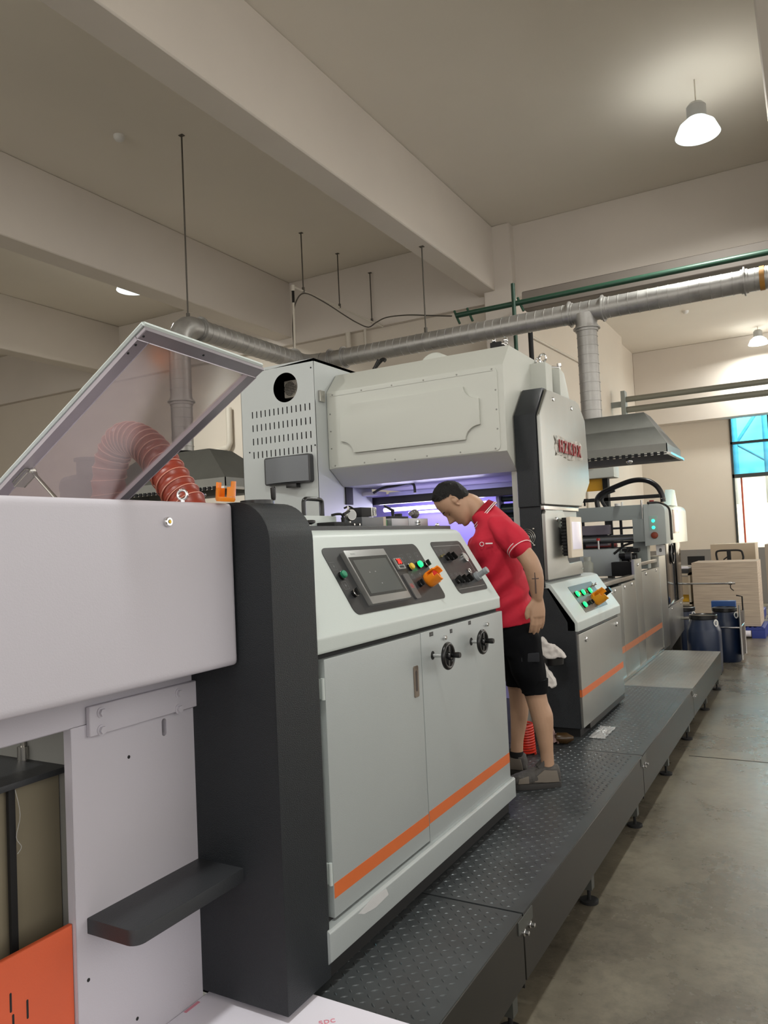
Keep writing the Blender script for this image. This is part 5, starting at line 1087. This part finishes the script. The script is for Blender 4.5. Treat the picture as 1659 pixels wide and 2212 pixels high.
one('yellow_bin', MB().box(-1.98, -1.78, 12.9, 13.2, 0.50, 0.63, 0.01), YBOX, 'yellow plastic bin on the low shelf left of the board stack', 'bin')
t = thing('side_shelf', 'low shelf with boxes and papers between the delivery tower and the board stack', 'shelf', (-2.2, 13.1, 0))
obj('shelf_board', MB().box(-2.6, -1.77, 12.8, 13.4, 0.47, 0.50).box(-2.6, -1.77, 12.8, 13.4, 0.92, 0.95), mat('shelf_cream', '#c4baa8', 0.6), t)
obj('shelf_side', MB().box(-1.80, -1.77, 12.8, 13.4, 0.0, 0.95), mat('shelf_cream', '#c4baa8', 0.6), t)
obj('shelf_front', MB().box(-2.6, -1.78, 12.82, 12.84, 0.62, 0.90), mat('shelf_beige', '#b7a892', 0.6), t)
one('paper_pile', MB().box(-2.1, -1.80, 12.9, 13.2, 1.02, 1.035).prism([(-2.15, 12.9), (-1.8, 12.95), (-1.85, 13.2)], 'z', 1.036, 1.045), PAPER, 'loose white papers on the dark tray left of the board stack', 'papers')
one('dark_tray', MB().box(-2.2, -1.79, 12.85, 13.25, 0.951, 1.02, 0.004), CHAR2, 'dark tray on the shelf under the loose papers', 'tray')
one('black_monitor', MB().box(-2.0, -1.72, 14.3, 14.33, 1.02, 1.17, 0.005), BLACKM, 'black flat monitor in front of the grey wainscot', 'monitor')
one('monitor_table', MB().box(-2.6, -1.75, 14.1, 14.7, 0.97, 1.0).box(-2.58, -2.54, 14.15, 14.19, 0, 0.97).box(-1.80, -1.76, 14.15, 14.19, 0, 0.97).box(-2.58, -2.54, 14.6, 14.64, 0, 0.97).box(-1.80, -1.76, 14.6, 14.64, 0, 0.97).box(-1.88, -1.86, 14.30, 14.34, 1.0, 1.03), mat('table_grey', '#8d8881', 0.6), 'grey table carrying the black monitor by the far wall', 'table')

# rag tray hooked on the side of the small console
t = thing('rag_tray', 'black round tray holding white rags on the dark side of the small console', 'tray', (-1.47, 4.66, 0.82))
obj('tray', MB().lathe((-1.48, 4.67, 0.83), Z1, [(0.06, 0), (0.075, 0.004), (0.08, 0.045), (0.076, 0.045), (0.07, 0.008)], 28), BLACK, t)
obj('hook_arm', MB().box(-1.50, -1.47, 4.72, 4.752, 0.84, 0.88), BLACKM, t)
def ragmesh(pts, w, seed):
    rnd = random.Random(seed); P = smoothpath(pts, 6); mb = MB(); n = len(P); k = 9
    ph = [rnd.random() * 6 for _ in range(4)]
    def fn(u, v):
        i = min(n - 1, int(round(u * (n - 1)))); p = P[i]; s_ = (v - 0.5) * w * (0.7 + 0.35 * math.sin(u * 7 + ph[0]))
        return Vector((p.x + s_ * 0.85, p.y - abs(s_) * 0.25 + 0.02 * math.sin(v * 16 + ph[1] + u * 5), p.z + 0.018 * math.sin(v * 12 + ph[2] + u * 4)))
    return mb.grid_sheet(fn, n - 1, 14, 0.003)
RAGA = [(-1.575, 0.985), (-1.54, 1.0), (-1.515, 0.965), (-1.475, 0.955), (-1.44, 0.925), (-1.40, 0.880), (-1.44, 0.878), (-1.47, 0.895), (-1.455, 0.872), (-1.50, 0.868), (-1.58, 0.90)]
RAGB = [(-1.59, 0.875), (-1.525, 0.875), (-1.515, 0.82), (-1.49, 0.78), (-1.463, 0.74), (-1.462, 0.715), (-1.485, 0.70), (-1.50, 0.712), (-1.54, 0.70), (-1.59, 0.72)]
def rag(pts, y, amp, seed):
    mb = MB(); mb.prism([(p[0] + 0.02, p[1]) for p in pts], 'y', y - 0.022, y + 0.022); return fuse(mb, 0.006, 3, amp, 30.0, seed)
one('white_rag', rag(RAGA, 4.64, 0.010, 2.0), RAG, 'white rag draped over the black tray, pointing right', 'rag')
one('white_rag', rag(RAGB, 4.60, 0.010, 5.0), RAG, 'white rag hanging down below the black tray', 'rag')
t = thing('coiled_air_hose', 'bright red coiled air hose standing behind the legs', 'hose', (-1.555, 4.35, 0.36))
co = [(-1.555 + (0.052 - 0.022 * k / 300) * math.cos(k * 0.42), 4.33 + 0.05 * math.sin(k * 0.42), 0.365 + 0.17 * k / 170) for k in range(170)]
obj('coil', MB().tube(co, 0.0065, 6), mat('coil_red', '#c9301c', 0.35), t)
one('wall_sticker', MB().box(-1.60, -1.565, 4.7325, 4.7345, 1.13, 1.25), mat('grey_sticker', '#4d4d50', 0.5), 'small grey notice stuck low on the charcoal tower behind the hand', 'sign')

# ================================================================== THE MAN
PB = Vector((-1.344, 3.894, 0)); PF = Vector((-0.94, -0.341, 0)); PL = Vector((0.341, -0.94, 0))
def Q(f, l, z): return PB + PF * f + PL * l + Z1 * z
def loft(mb, secs, n=24, p=2.0):
    """secs: (centre, half size along axis a, half size along axis b, a, b)"""
    rings = []
    for c, ra, rb, a, b_ in secs:
        r = []
        for k in range(n):
            t = 2 * math.pi * k / n; ct, st_ = math.cos(t), math.sin(t)
            r.append(mb.bm.verts.new(c + a * (ra * math.copysign(abs(ct) ** (2 / p), ct)) + b_ * (rb * math.copysign(abs(st_) ** (2 / p), st_))))
        rings.append(r)
    fs = []
    for i in range(len(rings) - 1):
        for k in range(n): fs.append(mb.bm.faces.new((rings[i][k], rings[i][(k + 1) % n], rings[i + 1][(k + 1) % n], rings[i + 1][k])))
    fs.append(mb.bm.faces.new(list(reversed(rings[0])))); fs.append(mb.bm.faces.new(rings[-1]))
    bmesh.ops.recalc_face_normals(mb.bm, faces=fs); return mb
def limb(mb, pts, rs, n=18):
    P = [Q(*p) for p in pts]; sp2 = smoothpath(P, 5); m = len(sp2); R = []
    for i in range(m):
        t = i / (m - 1) * (len(rs) - 1); k = min(int(t), len(rs) - 2); R.append(rs[k] + (rs[k + 1] - rs[k]) * (t - k))
    mb.tube(sp2, R, n); mb.ball(sp2[0], R[0]); mb.ball(sp2[-1], R[-1]); return mb
HF = (PF * 0.56 - Z1 * 0.83).normalized(); HU = (PF * 0.83 + Z1 * 0.56).normalized(); HE = Q(0.357, 0.0, 1.833)
def HQ(f, s, u): return HE + HF * f + PL * s + HU * u
HT = [(-0.122, 0.066, 0.035, 0.012), (-0.116, 0.080, 0.022, 0.028), (-0.105, 0.086, 0.004, 0.040), (-0.092, 0.082, -0.015, 0.050), (-0.076, 0.086, -0.034, 0.058), (-0.060, 0.085, -0.052, 0.063), (-0.036, 0.083, -0.070, 0.069),
      (-0.010, 0.082, -0.081, 0.072), (0.015, 0.089, -0.087, 0.075), (0.040, 0.090, -0.089, 0.0765), (0.070, 0.084, -0.083, 0.073), (0.095, 0.069, -0.067, 0.061), (0.112, 0.049, -0.046, 0.044), (0.123, 0.025, -0.022, 0.022), (0.127, 0.004, -0.002, 0.003)]
def hpt(u):
    for i in range(len(HT) - 1):
        if HT[i][0] <= u <= HT[i + 1][0]:
            t = (u - HT[i][0]) / (HT[i + 1][0] - HT[i][0]); t2 = t
            return [HT[i][k] + (HT[i + 1][k] - HT[i][k]) * t2 for k in (1, 2, 3)]
    return list(HT[-1][1:]) if u > 0 else list(HT[0][1:])
def gs_(x, c, w): return math.exp(-((x - c) / w) ** 2)
def headpt(u, th, grow=0.0, feat=1.0):
    fr_, bk_, hw = hpt(u); c = (fr_ + bk_) / 2; a = (fr_ - bk_) / 2 + grow; hw += grow
    ct, st_ = math.cos(th), math.sin(th); e = 2 / 2.25
    f = c + a * math.copysign(abs(ct) ** e, ct); s = hw * math.copysign(abs(st_) ** e, st_)
    if ct > 0:
        w = 0.0
        nose = 0.042 * gs_(s, 0, 0.0125) * (math.exp(-((u + 0.036) / 0.013) ** 2) if u < -0.036 else math.exp(-((u + 0.036) / 0.034) ** 2))
        w += nose + 0.010 * gs_(abs(s), 0.014, 0.008) * gs_(u, -0.040, 0.010)
        w += 0.011 * gs_(s, 0, 0.024) * (gs_(u, -0.066, 0.006) + gs_(u, -0.080, 0.007)) - 0.004 * gs_(s, 0, 0.02) * gs_(u, -0.073, 0.003)
        w += 0.007 * gs_(u, 0.018, 0.010) * gs_(s, 0, 0.05) - 0.010 * gs_(abs(s), 0.032, 0.014) * gs_(u, -0.002, 0.012) + 0.006 * gs_(abs(s), 0.032, 0.010) * gs_(u, -0.003, 0.007)
        w += 0.006 * gs_(s, 0, 0.018) * gs_(u, -0.108, 0.010)
        f += w * feat
    return f, s
def headmesh(mb, grow=0.0, keep=None, nu=64, nt_=72):
    us = [-0.122 + 0.249 * (i / nu) for i in range(nu + 1)]; G = []
    for u in us: G.append([(headpt(u, 2 * math.pi * k / nt_, grow) + (u + (grow if u > 0.1 else 0) ,)) for k in range(nt_)])
    V = [[mb.bm.verts.new(HQ(*q)) for q in row] for row in G]; fs = []
    for i in range(nu):
        for k in range(nt_):
            if keep is None or keep(*G[i][k]): fs.append(mb.bm.faces.new((V[i][k], V[i][(k + 1) % nt_], V[i + 1][(k + 1) % nt_], V[i + 1][k])))
    if keep is None: fs.append(mb.bm.faces.new(list(reversed(V[0])))); fs.append(mb.bm.faces.new(V[-1]))
    else: fs.append(mb.bm.faces.new(V[-1]))
    bmesh.ops.recalc_face_normals(mb.bm, faces=fs)
    return fs

man = thing('person', 'man in a red polo shirt and black shorts bending forward to look into the press', 'person', (PB.x, PB.y, 0.36))
b = MB()
headmesh(b)
for sg in (-1, 1):
    for k in range(14):
        a = math.radians(-70 + 280 * k / 13); b.ball(HQ(-0.006 + 0.014 * math.cos(a + 0.3), sg * (0.078 + 0.006 * (math.cos(a) < 0)), 0.0 + 0.028 * math.sin(a) - 0.004), 0.0052, sub=1)
    b.ball(HQ(-0.004, sg * 0.074, -0.002), 0.017, (0.8, 0.8, 1.1), 2)
# neck
b.tube(smoothpath([HQ(-0.015, 0, -0.03), HQ(-0.03, 0, -0.08), Q(0.225, 0, 1.755), Q(0.18, 0, 1.69)], 5), [0.055] * 5 + [0.056] * 5 + [0.062] * 6, 24)
# trunk (under the clothes)
fw_ = PF
loft(b, [(Q(0.06, 0, 1.04), 0.075, 0.135, PF, PL), (Q(0.075, 0, 1.18), 0.078, 0.135, PF, PL), (Q(0.11, 0, 1.33), 0.080, 0.130, PF, PL), (Q(0.145, 0, 1.50), 0.085, 0.145, PF, PL), (Q(0.165, 0, 1.62), 0.070, 0.120, PF, PL), (Q(0.185, 0, 1.69), 0.045, 0.07, PF, PL)], 28, 2.4)
# arms
limb(b, [(0.095, 0.150, 1.655), (0.047, 0.212, 1.59), (-0.012, 0.245, 1.505), (-0.035, 0.235, 1.42), (-0.040, 0.215, 1.325)], [0.036, 0.043, 0.0445, 0.043, 0.0285])
limb(b, [(-0.012, 0.245, 1.505), (-0.030, 0.240, 1.45), (-0.036, 0.232, 1.40)], [0.041, 0.045, 0.037])
limb(b, [(0.15, -0.150, 1.66), (0.24, -0.205, 1.60), (0.36, -0.21, 1.52), (0.44, -0.16, 1.47), (0.52, -0.11, 1.44)], [0.036, 0.042, 0.042, 0.040, 0.028])
def hand(w, d, ax, nrm, thumb):
    """w wrist, d finger direction, ax across the knuckles (toward the thumb), nrm back of hand"""
    w, d, ax, nrm = [Vector(v) for v in (w, d, ax, nrm)]
    loft(b, [(w - d * 0.01, 0.028, 0.021, ax, nrm), (w + d * 0.02, 0.034, 0.019, ax, nrm), (w + d * 0.06, 0.041, 0.017, ax, nrm), (w + d * 0.092, 0.040, 0.0135, ax, nrm)], 18, 2.4)
    for off_, L_, r in ((0.030, 0.074, 0.0092), (0.0105, 0.084, 0.0095), (-0.010, 0.078, 0.0092), (-0.0295, 0.060, 0.0080)):
        q0 = w + d * 0.075 + ax * off_; q1 = w + d * 0.098 + ax * off_ * 1.06 - nrm * 0.001
        q2 = q1 + d * L_ * 0.42 - nrm * 0.006; q3 = q2 + d * L_ * 0.33 - nrm * 0.013; q4 = q3 + d * L_ * 0.22 - nrm * 0.013
        b.tube([q0, q1, q2, q3, q4], [r * 1.02, r * 1.05, r * 0.98, r * 0.90, r * 0.74], 12); b.ball(q4, r * 0.78, sub=2); b.ball(q2, r * 1.02, sub=2); b.ball(q1, r * 1.1, sub=2)
    t0 = w + d * 0.018 + ax * 0.022; t1 = w + d * 0.048 + ax * 0.047 - nrm * 0.008; t2 = w + d * 0.078 + ax * 0.055 - nrm * 0.013; t3 = w + d * 0.098 + ax * 0.052 - nrm * 0.016
    b.tube([t0, t1, t2, t3], [0.015, 0.0125, 0.011, 0.0088], 12); b.ball(t3, 0.009, sub=2); b.ball(t1, 0.0128, sub=2)
hand(Q(-0.040, 0.212, 1.318), -Z1 + PF * 0.02, PF * 0.93 + PL * 0.36, (PL * 0.93 - PF * 0.36), 1)
hand(Q(0.52, -0.11, 1.44), (PF * 0.93 + PL * 0.2 - Z1 * 0.3).normalized(), (PL * 0.95 - PF * 0.2).normalized(), Z1, 1)
# legs
limb(b, [(0.045, 0.090, 1.10), (0.020, 0.100, 0.95), (-0.012, 0.105, 0.80), (-0.036, 0.105, 0.67), (-0.048, 0.102, 0.53), (-0.050, 0.10, 0.43)], [0.072, 0.066, 0.054, 0.049, 0.034, 0.033])
limb(b, [(-0.012, 0.105, 0.80), (-0.044, 0.105, 0.71), (-0.048, 0.105, 0.60)], [0.044, 0.047, 0.034])
limb(b, [(0.075, -0.090, 1.10), (0.085, -0.100, 0.95), (0.078, -0.105, 0.79), (0.080, -0.105, 0.68), (0.098, -0.102, 0.54), (0.108, -0.10, 0.43)], [0.072, 0.066, 0.053, 0.049, 0.034, 0.034])
body = obj('body', fuse(b, 0.0046, 5), SKIN, man)
# hair
hm_ = MB()
def hk(f, s, u):
    if u > 0.088 and f < 0.062: return True
    if f < 0.052 and u > 0.040 + max(0, f) * 0.6: return True
    if f < -0.014 and u > -0.020 - max(0, (-f - 0.02)) * 0.62: return True
    return False
fs = headmesh(hm_, 0.0065, hk)
dead = [v for v in hm_.bm.verts if not v.link_faces]; bmesh.ops.delete(hm_.bm, geom=dead, context='VERTS')
bmesh.ops.solidify(hm_.bm, geom=list(hm_.bm.faces), thickness=0.007)
for v in hm_.bm.verts: v.co += Vector((noise.noise(v.co * 60), noise.noise(v.co * 60 + Vector((5, 0, 0))), noise.noise(v.co * 60 + Vector((0, 7, 0))))) * 0.0035
obj('hair', hm_, HAIR, man)
eb = MB()
for sg in (-1, 1): eb.tube([HQ(headpt(0.020, 0, 0)[0] * 0 + 0.090, sg * 0.016, 0.018), HQ(0.0885, sg * 0.030, 0.023), HQ(0.078, sg * 0.046, 0.018)], [0.0026, 0.0032, 0.0018], 6)
obj('eyebrows', eb, HAIR, man)
el = MB()
for sg in (-1, 1): el.tube([HQ(0.081, sg * 0.022, -0.008), HQ(0.0805, sg * 0.032, -0.0105), HQ(0.072, sg * 0.043, -0.008)], [0.0012, 0.0022, 0.0012], 6)
obj('eyelids', el, mat('lash', '#3a241c', 0.6), man)
obj('lips', MB().tube([HQ(0.078, -0.021, -0.073), HQ(0.0925, -0.010, -0.0735), HQ(0.0945, 0, -0.0735), HQ(0.0925, 0.010, -0.0735), HQ(0.078, 0.021, -0.073)], [0.001, 0.0032, 0.0036, 0.0032, 0.001], 8), mat('lip', '#8f5a4c', 0.5), man)
# polo shirt
s_ = MB()
loft(s_, [(Q(0.080, 0, 1.175), 0.126, 0.186, (PF + Z1 * -0.18).normalized(), PL), (Q(0.088, 0, 1.24), 0.122, 0.182, PF, PL), (Q(0.110, 0, 1.33), 0.118, 0.172, PF, PL), (Q(0.130, 0, 1.43), 0.121, 0.174, PF, PL), (Q(0.155, 0, 1.54), 0.126, 0.184, (PF - Z1 * 0.1).normalized(), PL),
          (Q(0.172, 0, 1.63), 0.120, 0.186, (PF - Z1 * 0.25).normalized(), PL), (Q(0.178, 0, 1.70), 0.098, 0.158, (PF - Z1 * 0.4).normalized(), PL), (Q(0.195, 0, 1.745), 0.075, 0.10, (PF - Z1 * 0.5).normalized(), PL), (Q(0.215, 0, 1.775), 0.066, 0.070, (PF - Z1 * 0.6).normalized(), PL)], 32, 2.3)
limb(s_, [(0.120, 0.135, 1.685), (0.085, 0.185, 1.645), (0.052, 0.214, 1.600), (0.040, 0.224, 1.580)], [0.068, 0.068, 0.064, 0.058])
limb(s_, [(0.160, -0.135, 1.685), (0.20, -0.185, 1.645), (0.25, -0.208, 1.60)], [0.068, 0.066, 0.060])
sh_ = fuse(s_, 0.006, 6, 0.006, 8.0)
sh_.bm.normal_update()
for v in sh_.bm.verts:   # drape folds: diagonal creases from the shoulder towards the belly and across the waist
    q = v.co - PB; f = q.dot(PF); z = q.z; l = q.dot(PL)
    w_ = math.sin((z * 46 + f * 52 + 3.4 * noise.noise(v.co * 5))) * max(0, min(1, (1.62 - z) * 5)) * max(0, min(1, (z - 1.18) * 9)) + 0.8 * math.sin(z * 17 - f * 42 + 4 * noise.noise(v.co * 4 + Vector((3, 1, 2)))) * max(0, min(1, (z - 1.45) * 8))
    v.co = v.co + v.normal * (0.0095 * w_)
obj('polo_shirt', sh_, SHIRT, man)
cu = MB()
ax = (Q(0.040, 0.224, 1.580) - Q(0.085, 0.185, 1.645)).normalized()
cc = Q(0.036, 0.228, 1.572)
obj('sleeve_cuff', MB().cyl(cc - ax * 0.020, cc + ax * 0.012, 0.0615, 0.0625, 36), SHIRT, man)
for o_ in (-0.010, 0.006): cu.ring(cc + ax * o_, ax, 0.0622, 0.0022, 40, 6)
obj('cuff_stripes', cu, SHIRTW, man)
# collar: folded band around the neck, open at the throat
cl, cs = MB(), MB()
nc = Q(0.222, 0, 1.782); na = (PF * 0.62 + Z1 * 0.78).normalized(); nb = (PF * 0.78 - Z1 * 0.62).normalized(); P1, P2, P3, P4 = [], [], [], []
for k in range(31):
    a = math.radians(22 + 316 * k / 30); d_ = nb * math.cos(a) + PL * math.sin(a); dr = 0.5 + 0.5 * math.cos(a)
    P1.append(nc + d_ * 0.066 + na * 0.016 - na * 0.012 * dr); P2.append(nc + d_ * (0.084 + 0.012 * dr) - na * (0.022 + 0.030 * dr))
bmv = cl.bm; A_ = [bmv.verts.new(p) for p in P1]; B_ = [bmv.verts.new(p) for p in P2]
ff = [bmv.faces.new((A_[i], A_[i + 1], B_[i + 1], B_[i])) for i in range(30)]
bmesh.ops.solidify(bmv, geom=ff, thickness=0.005)
obj('collar', cl, mat('collar_red', '#b5142c', 0.8), man)
cs.tube([p + (p - nc).normalized() * 0.003 for p in P2], 0.0024, 6); cs.tube([P2[i] * 0.78 + P1[i] * 0.22 + (P2[i] - nc).normalized() * 0.005 for i in range(31)], 0.0022, 6)
obj('collar_stripes', cs, SHIRTW, man)
obj('chest_logo', MB().ring(Q(0.222, 0.183, 1.600) + PL * 0.004, PL, 0.010, 0.0018, 20, 5).obox(Q(0.185, 0.194, 1.602), PF, Z1, PL, 0.036, 0.007, 0.003), SHIRTW, man)
# shorts
h = MB()
loft(h, [(Q(0.080, 0, 1.235), 0.105, 0.165, PF, PL), (Q(0.068, 0, 1.12), 0.118, 0.180, PF, PL), (Q(0.062, 0, 1.02), 0.115, 0.180, PF, PL)], 28, 2.3)
limb(h, [(0.050, 0.090, 1.08), (0.026, 0.098, 0.96), (-0.002, 0.104, 0.865)], [0.100, 0.088, 0.068])
limb(h, [(0.080, -0.090, 1.08), (0.082, -0.100, 0.96), (0.076, -0.104, 0.865)], [0.100, 0.088, 0.070])
hb2 = fuse(h, 0.007, 5, 0.010, 9.0, 3.0); 
obj('shorts', hb2, SHORTS, man)
hh = MB()
for f, l in ((-0.006, 0.104), (0.076, -0.104)): hh.lathe(Q(f, l, 0.80), Z1, [(0.067, 0.03), (0.067, 0.05), (0.070, 0.10)], 36)
obj('shorts_hem', hh, SHORTS, man)
obj('pocket_flap', MB().obox(Q(0.01, 0.180, 1.02), PF, Z1, PL, 0.09, 0.045, 0.012, 0.004), mat('shorts_flap', '#15171d', 0.8), man)
# socks and trainers
for f, l, hgt in ((0.110, -0.10, 0.47), (-0.050, 0.10, 0.418)):
    obj('sock', MB().cyl(Q(f - 0.002, l, 0.40), Q(f - (0.004 if l < 0 else 0), l, hgt + 0.01), 0.040, 0.0375, 24), SOCK, man)
def shoe(f, l, rot):
    c, s2 = math.cos(rot), math.sin(rot); D = PF * c + PL * s2; Sd = PL * c - PF * s2; O_ = Q(f, l, 0.3605)
    b1 = MB(); SEC = [(-0.070, 0.020, 0.070), (-0.060, 0.034, 0.094), (-0.030, 0.041, 0.100), (0.010, 0.044, 0.098), (0.05, 0.047, 0.085), (0.10, 0.050, 0.068), (0.15, 0.047, 0.056), (0.18, 0.036, 0.046), (0.197, 0.015, 0.032)]
    loft(b1, [(O_ + D * x + Z1 * (0.012 + hh_ / 2), w_, hh_ / 2, Sd, Z1) for x, w_, hh_ in SEC], 22, 2.5)
    b1.cyl(O_ + D * -0.015 + Z1 * 0.06, O_ + D * -0.018 + Z1 * 0.098, 0.047, 0.045, 24)
    up_ = obj('trainer', fuse(b1, 0.005, 4, 0.003, 30.0), SHOE, man)
    P_ = [(x, w_ + 0.006) for x, w_, hh_ in SEC]; poly = [(x, w_) for x, w_ in P_] + [(x, -w_) for x, w_ in reversed(P_)]
    obj('sole', MB().oprism(O_, D, Sd, Z1, poly, 0.0, 0.028, 0.006), SOLE, up_)
    lc = MB()
    for k in range(5): lc.tube([O_ + D * (0.03 + 0.018 * k) + Sd * w_ + Z1 * (0.100 - 0.0095 * k - abs(w_) * 0.35) for w_ in (-0.025, 0, 0.025)], 0.0022, 6)
    ov = MB()
    for sg in (-1, 1): ov.oprism(O_ + Sd * sg * 0.040, D, Z1, Sd * sg, [(-0.055, 0.03), (0.02, 0.03), (0.075, 0.035), (0.06, 0.062), (0.02, 0.092), (-0.045, 0.085)], 0.0, 0.007, 0.002).oprism(O_ + Sd * sg * 0.041, D, Z1, Sd * sg, [(0.10, 0.03), (0.155, 0.03), (0.15, 0.052), (0.10, 0.066)], 0.0, 0.008, 0.002)
    obj('side_overlay', ov, mat('shoe_overlay', '#6f675d', 0.75), up_)
    obj('tongue', MB().obox(O_ + D * 0.022 + Z1 * 0.112, D * 0.75 - Z1 * 0.65, Sd, D * 0.65 + Z1 * 0.75, 0.05, 0.045, 0.012, 0.004), SHOE, up_)
    obj('laces', lc, mat('lace', '#6b6863', 0.8), up_)
shoe(-0.040, 0.105, math.radians(12)); shoe(0.120, -0.11, math.radians(-12))
# forearm tattoo: a small cross
def arm_dec(z, du): return Q(-0.030 + du, 0.2725 - 0.03 * max(0, (1.42 - z)) * 4.0 - abs(du) * 0.25, z)
tt = MB(); tt.tube([Q(-0.034, 0.2575, 1.345), Q(-0.034, 0.2695, 1.385), Q(-0.034, 0.2765, 1.415), Q(-0.032, 0.2825, 1.45)], 0.0035, 6).tube([Q(-0.050, 0.2735, 1.42), Q(-0.034, 0.277, 1.42), Q(-0.018, 0.2735, 1.42)], 0.0035, 6)
obj('tattoo', tt, INK, man)
